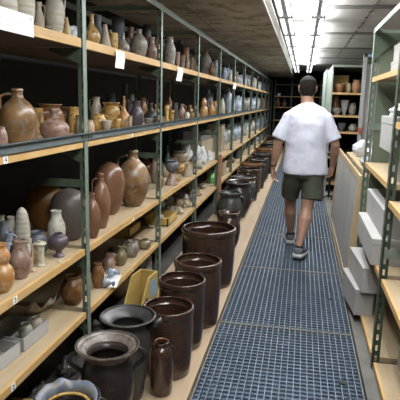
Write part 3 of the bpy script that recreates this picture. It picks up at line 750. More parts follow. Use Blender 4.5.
# two small grey tipped goblets in the second bay
for px, py, rz, lb in ((114, 287, .6, 'nearer small grey-blue goblet lying tipped on a white sheet, lowest shelf'), (120, 276, 1.0, 'farther small grey-blue goblet lying tipped on a white sheet, lowest shelf')):
    p = at(px, py-3, Z=ZS[3]+.03); o = pot((p.x, p.y, zb+.031), .028, .085, 'goblet', 'bluegrey'); o.rotation_euler = (0, math.pi/2*.98, rz+2.4)
    tag(o, lb, 'goblet', 'tipped goblets on the lowest shelf')
a = at(110, 281, Z=zb); tag(MB().box((-.06, -.11, 0), (.055, .11, .001)).build('paper_sheet', 'paper', loc=(a.x, a.y, zb-.0006), rot=(0, 0, .2)), 'white sheet of paper under the two tipped grey goblets', 'paper')
# chips on third shelf
p = onboard(60, 262, 2); tag(MB().loft([((0, 0, 0), .012, .012), ((0, 0, .005), .010, .010), ((0, 0, .008), .004, .004)], 7).build('pottery_chip', 'creamwhite', loc=(p.x, p.y, ZS[2]+.0005)), 'tiny white chip on the third shelf, near the front edge', 'sherd')
p = onboard(33, 272, 2); tag(MB().loft([((0, 0, 0), .016, .012), ((0, 0, .006), .012, .010), ((0, 0, .01), .004, .004)], 7).build('pottery_chip', 'peach', loc=(p.x, p.y, ZS[2]+.0005)), 'tiny pinkish chip beside the wide-necked jug, third shelf', 'sherd')
# wrapped ochre piece on the top shelf
def blob(name, c, r, m_, seed, flat=1.0, amp=.35, rot=0, parent=None):
    bm = bmesh.new(); bmesh.ops.create_icosphere(bm, subdivisions=4, radius=1)
    for v in bm.verts:
        n_ = noise.noise(v.co*1.6+Vector((seed, 0, 0)))*amp+abs(noise.noise(v.co*4.1+Vector((0, seed, 0))))*amp*.7
        v.co *= 1+n_; v.co.z = max(v.co.z*flat, -.55*flat)
        v.co.x *= r[0]; v.co.y *= r[1]; v.co.z *= r[2]
    zm = min(v.co.z for v in bm.verts)
    for v in bm.verts: v.co.z -= zm
    me = bpy.data.meshes.new(name); bm.to_mesh(me); bm.free(); me.materials.append(M[m_]); me.shade_smooth()
    o = bpy.data.objects.new(name, me); o.location = c; o.rotation_euler = (0, 0, rot); COL.objects.link(o)
    if parent: o.parent = parent
    return o
p = at(72, 28, X=AX-.14)
tag(blob('plastic_bag', (p.x, p.y, ZS[0]+.001), (.035, .035, .05), 'plastic', 3), 'crumpled clear-white bag beside the broken ochre pot, top shelf', 'bag')
p = at(71.5, 97, X=AX-.33)
# white plaster fragments and bag in third bay, third shelf
def wpiece(px, py, X, r, seed, lb, m_='white'):
    p = at(px, py, X=X); tag(blob('white_fragment', (p.x, p.y, ZS[2]+.001), r, m_, seed, amp=.6), lb, 'fragment', 'white plaster fragments on the third shelf')
wpiece(187, 168, AX-.37, (.06, .055, .11), 11, 'rough white plaster fragment, left of the hollow in the third shelf')
wpiece(200, 160, AX-.14, (.065, .065, .125), 5, 'large crumpled white plaster fragment, tallest on the third shelf')
wpiece(209.5, 166, AX-.10, (.04, .06, .07), 9, 'white plaster fragment at the shelf edge beside the fourth bay')
p = at(196, 172, X=AX-.10); o = pot((p.x, p.y, ZS[2]+.045), .045, .09, 'cylinder', 'creamwhite', None, jag=.1); o.rotation_euler = (.2, math.pi/2, 0)
o.location.z = ZS[2]+.047; tag(o, 'hollow cream tube lying among white fragments on the third shelf', 'jar')
# cartons in the fourth bay
def carton(name, lo, hi, m_, label, lid=True, rot=0, lidh=.25, cat_='box', m_lid=None):
    c = ((lo[0]+hi[0])/2, (lo[1]+hi[1])/2, lo[2]); hx, hy, h = (hi[0]-lo[0])/2, (hi[1]-lo[1])/2, hi[2]-lo[2]
    t = empty(name, c, (0, 0, rot)); MB().box((-hx, -hy, 0), (hx, hy, h-.004 if lid else h)).build('box_body', m_, t, bevel=.002)
    if lid: MB().box((-hx-.002, -hy-.002, h*(1-lidh)), (hx+.002, hy+.002, h)).build('lid', m_lid or m_, t, bevel=.002)
    tag(t, label, cat_); return t
yb3 = Y0+3*DY; z3 = ZS[2]+.001
carton('cardboard_box', (AX-.52, yb3+.10, z3), (AX-.24, yb3+.95, z3+.22), 'tan_carton', 'long tan cardboard box lying on the third shelf in the fourth bay')
carton('cardboard_box', (AX-.50, yb3+.14, z3+.222), (AX-.26, yb3+.92, z3+.34), 'greyboard', 'flat greenish box on top of the long tan cardboard box')
carton('cardboard_box', (AX-.34, yb3+1.05, z3), (AX-.12, yb3+1.32, z3+.40), 'tan_carton', 'tall cream cardboard box standing on end on the third shelf')
z4 = ZS[3]+.001
tag(blob('plastic_bag', (AX-.12, yb3+.28, z4), (.05, .10, .07), 'greenbag', 8, amp=.4), 'bright green plastic bag on the lowest shelf in the fourth bay', 'bag')
carton('cardboard_box', (AX-.22, yb3+.48, z4), (AX-.06, yb3+.74, z4+.13), 'tan_carton', 'small cream box right of the green bag on the lowest shelf')
carton('cardboard_box', (AX-.24, yb3+.86, z4), (AX-.06, yb3+1.24, z4+.20), 'tan_carton', 'square tan box on the lowest shelf, right of the small cream box')
# rubble of small fragments, third bay lowest shelf
for k in range(11):
    yy = Y0+1*DY+1.0+k*.115; xx = AX-.09-.12*(k % 3)
    if yy > yb3+.12: break
    m_ = ['beige', 'grey', 'white', 'tan', 'peach'][k % 5]
    tag(blob('pottery_fragment', (xx, yy, z4), (.035, .035, .04), m_, 20+k, amp=.6), f"small {['buff', 'grey', 'white', 'tan', 'peach'][k % 5]} fragment, {ordn(k)} in the rubble on the lowest shelf", 'fragment', 'pottery rubble on the lowest shelf')
# yellow wooden trays
a = at(171, 225, Z=zb); tray('wooden_tray', (AX-.17, a.y+.10, zb), 0, .34, .22, .07, .010, 'tray_wood', 'yellow wooden tray on the lowest shelf in the third bay', 'tray')
o = pot((AX-.17, a.y+.05, zb+.011), .04, .075, 'squat', 'grey'); tag(o, 'round grey pot inside the yellow wooden tray, third bay', 'pot')
a = at(150, 237, Z=zb); tray('wooden_tray', (AX-.36, a.y+.06, zb), 0, .30, .20, .075, .010, 'tray_wood', 'yellow wooden tray behind the low brown pot, end of second bay', 'tray')
# brown timber prop standing in front of the rack at the fourth post
p = at(215, 218, Z=0.0)
y_ = Y0+3*DY
tag(MB().box((AX+.008, y_-.02, 0), (AX+.05, y_+.022, .80)).build('timber_prop', M['terracotta'], bevel=.002), 'red-brown timber prop standing upright against the fourth rack post', 'timber')

# ------------------------------------------------------------------ crocks on the plank floor
def fpot(px, py, Z, wpx, shape, m_, label, side=None, name=None, jag=0, seg=48, wall=.09, sub=4, cat_=None, group='big stoneware vessels along the left of the walkway'):
    c = at(px, py, Z=Z); R_ = wpx/2*depth(c)/F
    prmax = PR[shape][-2][0]
    o = pot((c.x, c.y, .0008), R_, Z, shape, m_, side, seg=seg, sub=sub, name=name, jag=jag, wall=wall)
    tag(o, label, cat_ or CATS[shape], group); return o, c, R_
def rim(o, c, R_, H, m_, r=1.0, t=.045, z=.97):
    b = MB(); n = 48
    b.tube([(R_*(r-t)*math.cos(2*math.pi*k/n), R_*(r-t)*math.sin(2*math.pi*k/n), H*z) for k in range(n)], t*R_, 10, closed=True)
    b.build('rim', m_, o, True)
def streaks(): pass
o, c, R_ = fpot(209, 227, .472, 54, 'crock', 'darkbrown', 'largest brown cylindrical crock with pale rim, fourth of the brown crocks'); rim(o, c, R_, .472, 'rimtan', t=.026)
o, c, R_ = fpot(198, 259.5, .44, 47.5, 'crock', 'darkbrown', 'dark brown glazed crock with grey rim, third of the brown crocks', wall=.1); rim(o, c, R_, .44, 'rimgrey', t=.04)
o, c, R_ = fpot(182, 278.5, .42, 47.5, 'crock', 'darkbrown', 'brown crock with reddish inside, second of the brown crocks'); rim(o, c, R_, .42, 'rimgrey', t=.032)
o, c, R_ = fpot(168.5, 305.5, .383, 51, 'crock', 'darkbrown', 'nearest brown crock, thin pale rim and glossy dark sides'); rim(o, c, R_, .385, 'rimtan', t=.022)
# small handled jug D
o, c, R_ = fpot(163.5, 338, .285, 23, 'canister', 'darkbrown', 'small brown round-mouthed jug squeezed between the dark flared jar and nearest crock', 'R', cat_='jug', name='stoneware_jug')
o.location.y -= .035; rim(o, c, R_*.66, .285, 'brown', t=.10, z=.985)
# C tall dark grey jar
o, c, R_ = fpot(128, 315, .44, 56, 'flare_tall', 'darkgrey', 'tall dark grey jar with wide flared rim and knob handles', name='flared_jar')
ang = side_ang(c, 'R')
for s_ in (0, math.pi):
    a = ang+s_; rr_ = R_*.72
    MB().tube([(rr_*math.cos(a), rr_*math.sin(a), .37), (R_*1.02*math.cos(a), R_*1.02*math.sin(a), .395), (R_*1.22*math.cos(a), R_*1.22*math.sin(a), .405)], [.018, .016, .018], 12).build('handle', 'darkgrey', o, True)
# B two-handled black jar
o, c, R_ = fpot(107.5, 344, .45, 63, 'flare', 'blackbrown', 'black two-handled jar with wide ribbed brown rim and stamped flower', 'R+L', wall=.06)
b = MB(); n = 48
prof = [(.70, .885), (.80, .925), (1.0, .982), (1.01, .99), (1.0, 1.0), (.93, .995), (.88, .985), (.84, .985), (.78, .965), (.66, .93), (.66, .885)]
for (r0, z0), (r1, z1) in zip(prof, prof[1:]):
    v = []
    for k in range(n): a = 2*math.pi*k/n; v += [(R_*r0*1.004*math.cos(a), R_*r0*1.004*math.sin(a), .4505*z0), (R_*r1*1.004*math.cos(a), R_*r1*1.004*math.sin(a), .4505*z1)]
    b.add(v, [(2*k, 2*((k+1) % n), 2*((k+1) % n)+1, 2*k+1) for k in range(n)])
b.build('rim', 'rimgrey', o, True)
a0 = side_ang(c, 'F')+.12; rz = .62*.45
b = MB()
for k in range(7):
    th = 2*math.pi*k/6; du, dv = (.013*math.cos(th), .013*math.sin(th)) if k < 6 else (0, 0)
    rs = R_*rat(PR['flare'], .62+dv/.45)+.0
    a = a0+du/rs; cc = Vector((rs*math.cos(a), rs*math.sin(a), rz+dv)); nn = Vector((math.cos(a), math.sin(a), 0))
    b.tube([cc-nn*.004, cc+nn*.003, cc+nn*.0045], [.007, .006, .003], 8)
nr = 20; b.tube([(lambda A, V: ((R_*rat(PR['flare'], .62+V/.45)+.001)*math.cos(A), (R_*rat(PR['flare'], .62+V/.45)+.001)*math.sin(A), rz+V))(a0+.024*math.cos(2*math.pi*k/nr)/(R_*.85), .024*math.sin(2*math.pi*k/nr)) for k in range(nr)], .002, 6, closed=True)
b.build('stamped_flower', 'blackbrown', o, True)
# A foreground jar, broken collar
o, c, R_ = fpot(67, 397, .40, 66, 'flare', 'blackbrown', 'foreground jar with broken blue-grey collar, at the bottom edge', 'R', wall=.06)
b = MB(); n = 60; v = []
for k in range(n):
    a = 2*math.pi*k/n; up = .018*noise.noise(Vector((math.cos(a)*2.5, math.sin(a)*2.5, 1.7)))+.008
    for (r, z) in ((.70, .360), (.93, .398+up), (.90, .400+up), (.66, .362)): v.append((R_*r*math.cos(a), R_*r*math.sin(a), z))
b.add(v, [(4*k+j, 4*((k+1) % n)+j, 4*((k+1) % n)+(j+1) % 4, 4*k+(j+1) % 4) for k in range(n) for j in range(4)])
b.build('collar', 'bluerim', o, True)
b = MB(); b.tube([(R_*.64*math.cos(2*math.pi*k/40), R_*.64*math.sin(2*math.pi*k/40), .366) for k in range(40)], .007, 8, closed=True)
b.build('inner_rim', 'ochre', o, True)
# vessels beyond the large crock
o, c, R_ = fpot(229, 211.5, .40, 24, 'jar', 'darkbrown', 'dark brown jar with pale buff rim, just beyond the largest crock'); rim(o, c, R_, .40, 'tan', r=.90, t=.05, z=.985)
o, c, R_ = fpot(226, 219, .33, 17, 'squat', 'brown', 'low brown grey-rimmed pot beside the largest crock', side='R')
o.location.x = -.86; o.location.y = 4.74
o, c, R_ = fpot(230, 192, .45, 26, 'jar', 'darkgrey', 'black wide-bellied jar with flared neck beyond the largest crock', side='R')
far = [(240, 183, .46, 26, 'jar', 'blackbrown'), (243, 178, .38, 25, 'crock', 'darkbrown')]
yv = 6.62; k = 0
cols = ['blackbrown', 'darkbrown', 'darkgrey', 'darkbrown', 'blackbrown', 'brown', 'darkgrey']
rimc = ['rimgrey', 'tan', 'grey', 'rimgrey', 'beige']
fr = random.Random(11)
while yv < 16.6:
    R_ = fr.uniform(.165, .20); H = fr.uniform(.40, .50); shp = fr.choice(['crock', 'jar', 'crock', 'jar', 'flare']); mt = cols[k % 7]
    X = -.77+fr.uniform(-.03, .03)
    o = pot((X, yv, .0008), R_, H, shp, mt, None, seg=28, sub=3, wall=.09)
    if shp != 'flare': rim(o, None, R_*(1 if shp == 'crock' else .9), H, rimc[k % 5], t=.04, z=.98)
    dsc = {'blackbrown': 'black-brown', 'darkbrown': 'dark brown', 'darkgrey': 'dark grey', 'brown': 'mid brown'}[mt]
    rd = {'rimgrey': 'a grey rim', 'tan': 'a tan rim', 'grey': 'a pale grey rim', 'beige': 'a buff rim'}[rimc[k % 5]] if shp != 'flare' else 'a flared mouth'
    tag(o, f'{dsc} vessel with {rd}, {ordn(k)} of the far row beside the walkway', CATS[shp], 'far row of floor vessels')
    yv += R_+.19+.02; k += 1
# second rank of vessels under the rack
for j, (yy, R_, H) in enumerate(((5.0, .10, .30), (5.9, .11, .33), (7.0, .12, .3), (8.2, .12, .3))):
    pass
# wooden crate with sloping sides under the second bay, behind the crocks
a = at(131, 302, Z=0); 
cr_c = at(143, 290, Z=.08)
t = empty('wooden_rack', (-.985, 3.14, .0008), (0, 0, -.10))
b = MB(); L, W = .28, .13
for sx in (-1, 1):
    x0 = sx*W/2; x1 = x0-sx*.012
    b.add([(x0, -L/2, 0), (x0, L/2, 0), (x0, L/2, .335), (x0, -L*.05, .335), (x0, -L/2, .16), (x1, -L/2, 0), (x1, L/2, 0), (x1, L/2, .335), (x1, -L*.05, .335), (x1, -L/2, .16)],
          [(0, 1, 2, 3, 4), (9, 8, 7, 6, 5), (0, 5, 6, 1), (1, 6, 7, 2), (2, 7, 8, 3), (3, 8, 9, 4), (4, 9, 5, 0)])
b.build('side_panel', 'tray_wood', t)
MB().box((-W/2+.012, L/2-.012, 0), (W/2-.012, L/2, .335)).build('back_panel', 'tray_wood', t)
MB().box((-W/2+.012, -L/2, 0), (W/2-.012, -L/2+.012, .16)).build('front_panel', 'tray_wood', t)
MB().box((-W/2+.012, -L/2, 0), (W/2-.012, L/2, .012)).build('base_panel', 'tray_wood', t)
MB().box((W/2, L/2-.13, .19), (W/2+.001, L/2-.03, .30)).build('blue_sticker', 'blue', t)
MB().tube([(W/2-.002, -.06, .20), (W/2+.002, -.06, .20)], .014, 12).build('finger_hole', 'ink', t)
tag(t, 'open yellow wooden file rack with blue sticker, on the floor under second bay', 'wooden rack')
# stored boards and pieces under the first bay
a = at(66, 376, Z=.10)
tag(MB().box((-.10, -.14, 0), (.10, .14, .10)).build('wooden_block', 'tray_wood', loc=(-1.14, 1.88, .0008), rot=(0, 0, .1), bevel=.003), 'low yellow wooden block on the floor under the front bay', 'wooden block')
tag(blob('pottery_fragment', (-1.22, 2.16, .0008), (.04, .07, .05), 'darkgrey', 41, amp=.5), 'dark broken lump on the floor behind the black two-handled jar', 'fragment')
tag(blob('pottery_fragment', (-1.18, 2.42, .0008), (.04, .06, .06), 'darkgrey', 44, amp=.5), 'blackish broken lump on the floor under the first post', 'fragment')
tag(pot((-1.32, 3.6, .0008), .09, .26, 'jug', 'tan', 'R'), 'tan jug on the floor under the rack, beside the largest crock', 'jug')
tag(blob('pottery_fragment', (-1.20, 3.95, .0008), (.06, .09, .12), 'grey', 47, amp=.6), 'grey broken pot on the floor behind the largest crock', 'fragment')

# ------------------------------------------------------------------ right rack
RX = .47; RB = 1.12; RN, RF, RP = 2.90, 4.05, 1.74
rr_o = empty('shelving_rack', (RX, RN, 0)); RRO = Vector((RX, RN, 0))
tag(rr_o, 'green slotted-angle shelving rack in the right foreground with pale wooden boards', 'shelving rack')
def rq(b, name, m_, **k):
    o = b.build(name, m_, rr_o, **k); o.location = -RRO; return o
for y in (RP, RN, RF):
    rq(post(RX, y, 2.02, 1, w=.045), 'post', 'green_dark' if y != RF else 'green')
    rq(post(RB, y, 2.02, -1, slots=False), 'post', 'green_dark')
rq(MB().box((RX-.004, RP-.9, 1.985), (RX, RF+.02, 2.02)).box((RX, RP-.9, 2.017), (RX+.03, RF+.02, 2.02)), 'top_rail', 'green_dark')
rq(MB().box((RB, RP-.9, 1.985), (RB+.004, RF+.02, 2.02)), 'top_rail', 'green')
ep = MB().box((RX+.05, RF-.003, .0), (RB-.04, RF, 1.96)); rq(ep, 'side_panel', 'olive_steel')
for y in (RF-.010, RN-.034, RP-.034):
    for z in ((1.96, 1.30) if y == RF-.010 else (1.96, .665)):
        rq(MB().box((RX+.01, y-.004, z), (RB-.01, y, z+.05)), 'cross_brace', 'green')
# gusset at the top corner
rq(MB().add([(RX+.005, RF-.03, 1.985), (RX+.22, RF-.03, 1.985), (RX+.005, RF-.03, 1.80), (RX+.005, RF-.033, 1.985), (RX+.22, RF-.033, 1.985), (RX+.005, RF-.033, 1.80)], [(0, 1, 2), (5, 4, 3), (0, 3, 4, 1), (1, 4, 5, 2), (2, 5, 3, 0)]), 'gusset', 'green_dark')
RZ_far = (1.675, 1.065, .55, .055); RZ_near = (1.675, 1.40, .985, .55, .055)
def rboard(y0, y1, z):
    b = MB().box((RX+.022, y0, z-.03), (RB-.02, y1, z), 0); b.box((RX+.005, y0, z-.031), (RX+.0218, y1, z+.0005), 1)
    rq(b, 'shelf_board', ['board', 'edge'])
for z in RZ_far: rboard(RN+.026, RF-.045, z)
for z in RZ_near: rboard(RP+.026, RN-.045, z)
for z in RZ_near: rboard(RP-.9, RP-.045, z)
e_ = .001
def rbox(x0, y0, z0, x1, y1, z1, label, rot=0, m_='carton', lid=True, lidh=.22): return carton('archive_box', (x0, y0, z0), (x1, y1, z1), m_, label, lid, rot, lidh)
z = .055+e_
rbox(.400, 3.52, z, .525, 4.00, z+.185, 'grey-white archive box jutting over the walkway, lowest of the far-bay stack', rot=.11)
rbox(.435, 3.46, z+.187, .60, 3.98, z+.36, 'grey-white archive box resting on the lowest jutting box, right rack', rot=.08)
z = .55+e_
rbox(.445, 3.10, z, .70, 3.88, z+.16, 'wide grey-white archive box on the third board of the right rack', rot=0)
rbox(.50, 3.12, z+.162, .74, 3.92, z+.33, 'grey-white archive box stacked on the wide box, right rack')
z = 1.065+e_
rbox(.54, 3.03, z, .74, 3.38, z+.16, 'narrow white box under the overhanging white box, second board of right rack')
u = rbox(.48, 2.98, z+.162, .74, 3.40, z+.355, 'white archive box overhanging a narrower box at eye level, right rack')
tag(blob('plastic_bag', (.60, 3.22, z+.357), (.09, .13, .055), 'plastic', 15, amp=.4), 'white plastic bag lying on the overhanging white box, right rack', 'bag')
z = 1.675+e_
rbox(.58, 3.35, z, .86, 3.90, z+.10, 'lower of two white boxes on the top board, right rack')
rbox(.59, 3.36, z+.101, .85, 3.89, z+.21, 'upper of two white boxes on the top board, right rack')
z = .985+e_
rbox(.53, 2.2, z, .80, 2.84, z+.14, 'grey-white box at the right edge, middle board of the near bay', m_='carton')
z = .055+e_
rbox(.60, 2.1, z, .85, 2.84, z+.12, 'low white box at the bottom right corner of the right rack')
rbox(.61, 2.15, z+.122, .84, 2.80, z+.24, 'white box stacked on the low white box, bottom right')
z = .55+e_
rbox(.80, 2.2, z, 1.05, 2.80, z+.25, 'white box at the back of the near lower board, right rack')

# ------------------------------------------------------------------ framed board leaning on a table beyond the right rack
ly0, ly1 = 4.22, 6.75; lz = .93; L = (ly1-ly0)/2
t = empty('framed_board', (.425, (ly0+ly1)/2, .001), (0, math.atan2(.045, lz), 0))
MB().box((0, -L, 0), (.022, -L+.11, lz)).box((0, L-.11, 0), (.022, L, lz)).box((0, -L+.11, lz-.05), (.022, L-.11, lz)).box((0, -L+.11, 0), (.022, L-.11, .06)).build('frame', 'wood', t, bevel=.001)
MB().box((.006, -L+.11, .06), (.016, L-.11, lz-.05)).build('panel', 'panelgrey', t)
MB().box((.0225, -L, 0), (.075, -L+.02, lz)).build('end_rail', 'wood', t, bevel=.001)
tag(t, 'large wood-framed grey board leaning against a table beside the walkway', 'board')
t = empty('table', (.56, (ly0+ly1)/2, 0))
MB().box((0, -L, .86), (.50, L-.1, .90)).build('table_top', 'wood', t, bevel=.002)
for x in (.01, .44):
    for y in (-L+.01, L-.16): MB().box((x, y, 0), (x+.05, y+.05, .86)).build('leg', 'wood', t)
tag(t, 'pine table behind the leaning grey board, heaped with cloth and bags', 'table')
top = .901
b = blob('grey_cloth', (.63, 5.0, top), (.05, .55, .05), 'slate', 31, amp=.4); tag(b, 'crumpled dark grey cloth along the table edge behind the framed board', 'cloth')
tag(blob('plastic_bag', (.72, 6.20, top), (.13, .18, .11), 'plastic', 21, amp=.3), 'farther white plastic bag heaped on the pine table', 'bag')
tag(blob('plastic_bag', (.80, 5.72, top), (.12, .18, .09), 'plastic', 25, amp=.3), 'nearer white plastic bag heaped on the pine table', 'bag')

# ------------------------------------------------------------------ second right rack (pale steel) beyond the crate
t = empty('shelving_rack', (.705, 6.95, 0)); tag(t, 'pale grey steel rack upright and end panel beyond the table', 'shelving rack')
MB().box((.0, 0, 0), (.045, .003, 2.10)).box((0, 0, 0), (.003, .045, 2.10)).build('post', 'housing', t)
MB().box((.05, .05, 0), (.62, .054, 1.98)).build('end_panel', 'panelgrey', t)
MB().box((.58, 0, 0), (.62, .04, 2.10)).build('post', 'housing', t)
MB().box((0, 0, 2.06), (.62, .004, 2.10)).build('top_rail', M['blue'], t)
p = at(363, 130, Y=6.2)
hb = empty('alarm_unit', (.710, 6.932, 1.15), (0, 0, 0)); MB().box((0, 0, -.04), (.035, .018, .04)).build('housing', 'orange', hb, bevel=.004)
MB().tube([(.015, 0, -.005), (.015, -.012, -.005)], .010, 12).build('button', 'ink', hb, True)
tag(hb, 'small orange alarm unit fixed on the pale grey rack upright', 'alarm')

# ------------------------------------------------------------------ cabinets across the right side, farther on
def cabinet(y, x0, x1, zt, label, boards, m_='palegreen', depth_=1.9):
    t = empty('shelving_cabinet', (x0, y, 0)); W = x1-x0
    MB().box((0, 0, 0), (.02, depth_, zt)).build('side_panel', m_, t)
    MB().box((W-.02, 0, 0), (W, depth_, zt)).build('side_panel', m_, t)
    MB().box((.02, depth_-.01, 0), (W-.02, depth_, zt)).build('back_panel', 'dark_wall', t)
    MB().box((.02, 0, zt-.03), (W-.02, depth_-.01, zt)).build('top_panel', m_, t)
    for z in boards:
        MB().box((.021, .012, z-.03), (W-.021, depth_-.011, z), 0).box((.021, 0, z-.031), (W-.021, .0118, z+.0005), 1).build('shelf_board', ['board', 'edge'], t)
    tag(t, label, 'cabinet'); return t
CY = 9.0
cabinet(CY, .435, 1.45, 2.10, 'pale green steel cabinet with clay pots facing the camera, right of the man', (1.66, 1.29, 1.02, .6, .15))
cabinet(CY+2.3, .435, 1.45, 2.18, 'pale green steel cabinet standing behind the clay-pot cabinet', (1.66, 1.29, .9, .4))
for (px, yt, wp, z, shp, m_, lb) in ((340, 84, 12, 1.66, 'bowl', 'terracotta', 'wide terracotta bowl on the upper board of the green cabinet'),
        (337, 70.5, 10, 1.66, 'x', 'ochre', ''), (357, 80, 10, 1.66, 'jar', 'terracotta', 'round terracotta jar on the upper board, right side of the green cabinet'),
        (349.3, 83, 5, 1.66, 'squat', 'tan', 'squat tan pot between the terracotta pots, green cabinet'),
        (336, 96, 9, 1.29, 'squat', 'brown', 'brown pot at the left of the green cabinet second board'),
        (345, 100, 9, 1.29, 'bowl', 'white', 'glossy white bowl on the second board of the green cabinet'),
        (353, 103, 8, 1.29, 'squat', 'grey', 'grey pot on the second board of the green cabinet'),
        (337, 108, 11, 1.29, 'bowl', 'grey', 'grey dish at the front of the second board, green cabinet'),
        (342, 123, 9, 1.02, 'bowl', 'slate', 'dark bowl on the third board of the green cabinet'),
        (353, 124, 9, 1.02, 'squat', 'grey', 'dull grey pot on the third board of the green cabinet')):
    if shp == 'x': continue
    yy = CY+(.16 if '108' not in str(yt) else .10)
    if px in (345, 353) and z == 1.29: yy = CY+.30
    if px == 336: yy = CY+.36
    p = at(px, yt, Y=yy); R_ = wp/2*depth(p)/F*.92
    p.x = max(p.x, .44+R_)
    o = pot((p.x, yy, z+.001), R_, max(.06, p.z-z), shp, m_, seg=24); tag(o, lb, CATS[shp], 'pots in the green cabinet')
carton('cardboard_box', (.48, CY+.50, 1.661), (.74, CY+.85, 1.96), 'tray_wood', 'ochre box standing behind the wide terracotta bowl, green cabinet', lid=False)
for k, z in enumerate((1.291, 1.33)): tag(MB().box((0, 0, 0), (.30, .20, .03)).build('flat_box', 'carton', loc=(.92, CY+.015, z), bevel=.002), ('lower', 'upper')[k]+' of two flat pale boxes at the right of the second board', 'box')

# dark rack across the end of the aisle
t = empty('shelving_rack', (-1.0, 17.45, 0)); tag(t, 'dark steel rack across the far end of the aisle', 'shelving rack')
for x in (0.05, .58, 1.5, 2.4): MB().box((x, 0, 0), (x+.045, .04, 2.2)).build('post', 'green_dark', t); 
for z in (2.05, 1.67, 1.32, .9, .5):
    MB().box((0.05, .005, z-.03), (2.44, .45, z), 0).box((0.05, -.002, z-.031), (2.44, .0048, z), 1).build('shelf_board', ['dark_wall', 'edge' if z < 2 else 'band_trim'], t)
for px, h, m_, lb in ((278, .34, 'terracotta', 'tall terracotta bottle standing on the far end rack'), (284.5, .26, 'pinkgrey', 'narrow grey bottle standing on the far end rack')):
    p = at(px, 100, Y=17.6); tag(pot((p.x, 17.6, 1.321), .075, h, 'bottle', m_, seg=16), lb, 'bottle')
p = at(279, 96, Y=17.52); tag(MB().box((-.05, 0, 0), (.05, .004, .10)).build('paper_notice', 'paper', loc=(p.x, 17.442, 1.66)), 'small white notice on the board edge of the far end rack', 'notice')

# small stand and box on the floor beyond the man
p = at(329, 199, Z=0); t = empty('stand', (p.x-.0, 8.3, 0)); t.location.x = at(329, 190, Y=8.3).x
MB().tube([(0, 0, .02), (0, 0, .72)], .018, 10).build('pole', 'black', t, True)
MB().box((-.14, -.10, .72), (.14, .10, .745)).build('top_plate', 'black', t, bevel=.004)
b = MB()
for k in range(4): a = k*math.pi/2+.5; b.tube([(0, 0, .05), (.06*math.cos(a), .06*math.sin(a), .045), (.10*math.cos(a), .10*math.sin(a), .016)], .014, 8)
b.build('base', 'black', t, True); tag(t, 'black stand on a splayed base behind the man, right of the walkway', 'stand')
carton('cardboard_box', (.62, 8.35, .0008), (.95, 8.75, .20), 'carton', 'pale box on the floor beyond the black stand')
# ------------------------------------------------------------------ man
M['skin'] = mat('skin', (.42, .23, .15), (.50, .29, .20), rough=.5, scale=9)
M['hair'] = mat('dark_hair', (.014, .010, .008), (.028, .020, .016), rough=.85, scale=60, bump=.6, spec=.15)
M['shirt'] = mat('white_cotton', (.56, .57, .66), (.62, .63, .72), rough=.85, scale=5, bump=.15, stretch=(3, 3, 1), k_=1)
M['shorts'] = mat('olive_cotton', (.065, .07, .045), (.085, .09, .06), rough=.85, scale=7, bump=.4)
M['shoe'] = mat('dark_grey_mesh', (.10, .11, .13), (.25, .27, .30), rough=.7, scale=45)
M['sole'] = mat('white_rubber', (.62, .62, .60), rough=.6)
M['sock'] = mat('dark_sock', (.03, .03, .04), rough=.9)
man = empty('person', (.04, 5.2, 0)); MO = Vector((.04, 5.2, 0))
tag(man, 'dark-haired person in white T-shirt and olive shorts walking away down the grating', 'person')
def mp(b, name, m_, vox=None, sm=2):
    o = b.build(name, m_, man, True); o.location = -MO
    if vox:
        r = o.modifiers.new('r', 'REMESH'); r.mode = 'VOXEL'; r.voxel_size = vox; r.use_smooth_shade = True
        s_ = o.modifiers.new('s', 'SMOOTH'); s_.iterations = sm; s_.factor = .5
    return o
B = MB()
B.loft([((.045, 5.2, .80), .13, .10), ((.045, 5.19, .90), .165, .125), ((.045, 5.2, 1.02), .155, .11), ((.045, 5.2, 1.20), .17, .115), ((.045, 5.2, 1.34), .175, .10), ((.045, 5.2, 1.40), .13, .075),
        ((.04, 5.205, 1.455), .07, .065), ((.035, 5.215, 1.50), .060, .062), ((.032, 5.225, 1.545), .060, .068), ((.032, 5.235, 1.575), .068, .085), ((.032, 5.24, 1.62), .076, .098), ((.032, 5.24, 1.66), .076, .100),
        ((.032, 5.235, 1.70), .063, .085), ((.032, 5.23, 1.725), .035, .05), ((.032, 5.23, 1.733), .012, .015)], 24)
# ears, nose, chin
for sx in (-1, 1): B.loft([((.032+sx*.072, 5.225, 1.585), .008, .012), ((.032+sx*.083, 5.215, 1.61), .008, .019), ((.032+sx*.085, 5.21, 1.635), .008, .020), ((.032+sx*.078, 5.215, 1.65), .006, .012)], 10)
B.loft([((.032, 5.33, 1.645), .010, .008), ((.032, 5.35, 1.60), .016, .014), ((.032, 5.33, 1.585), .014, .010)], 10)
B.loft([((.032, 5.27, 1.53), .045, .04), ((.032, 5.31, 1.545), .032, .018), ((.032, 5.325, 1.56), .02, .010)], 12)
def arm(sh, el, wr, rs):
    sh, el, wr = map(Vector, (sh, el, wr)); m1 = sh.lerp(el, .5); m2 = el.lerp(wr, .35); m3 = el.lerp(wr, .7)
    B.loft([(sh, rs, rs), (m1, rs*.92, rs*.9), (el, rs*.80, rs*.78), (m2, rs*.84, rs*.80), (m3, rs*.62, rs*.58), (wr, rs*.47, rs*.40)], 16)
arm((-.125, 5.2, 1.35), (-.225, 5.17, 1.08), (-.262, 5.20, .835), .056)
arm((.215, 5.2, 1.35), (.325, 5.17, 1.09), (.322, 5.30, .875), .056)
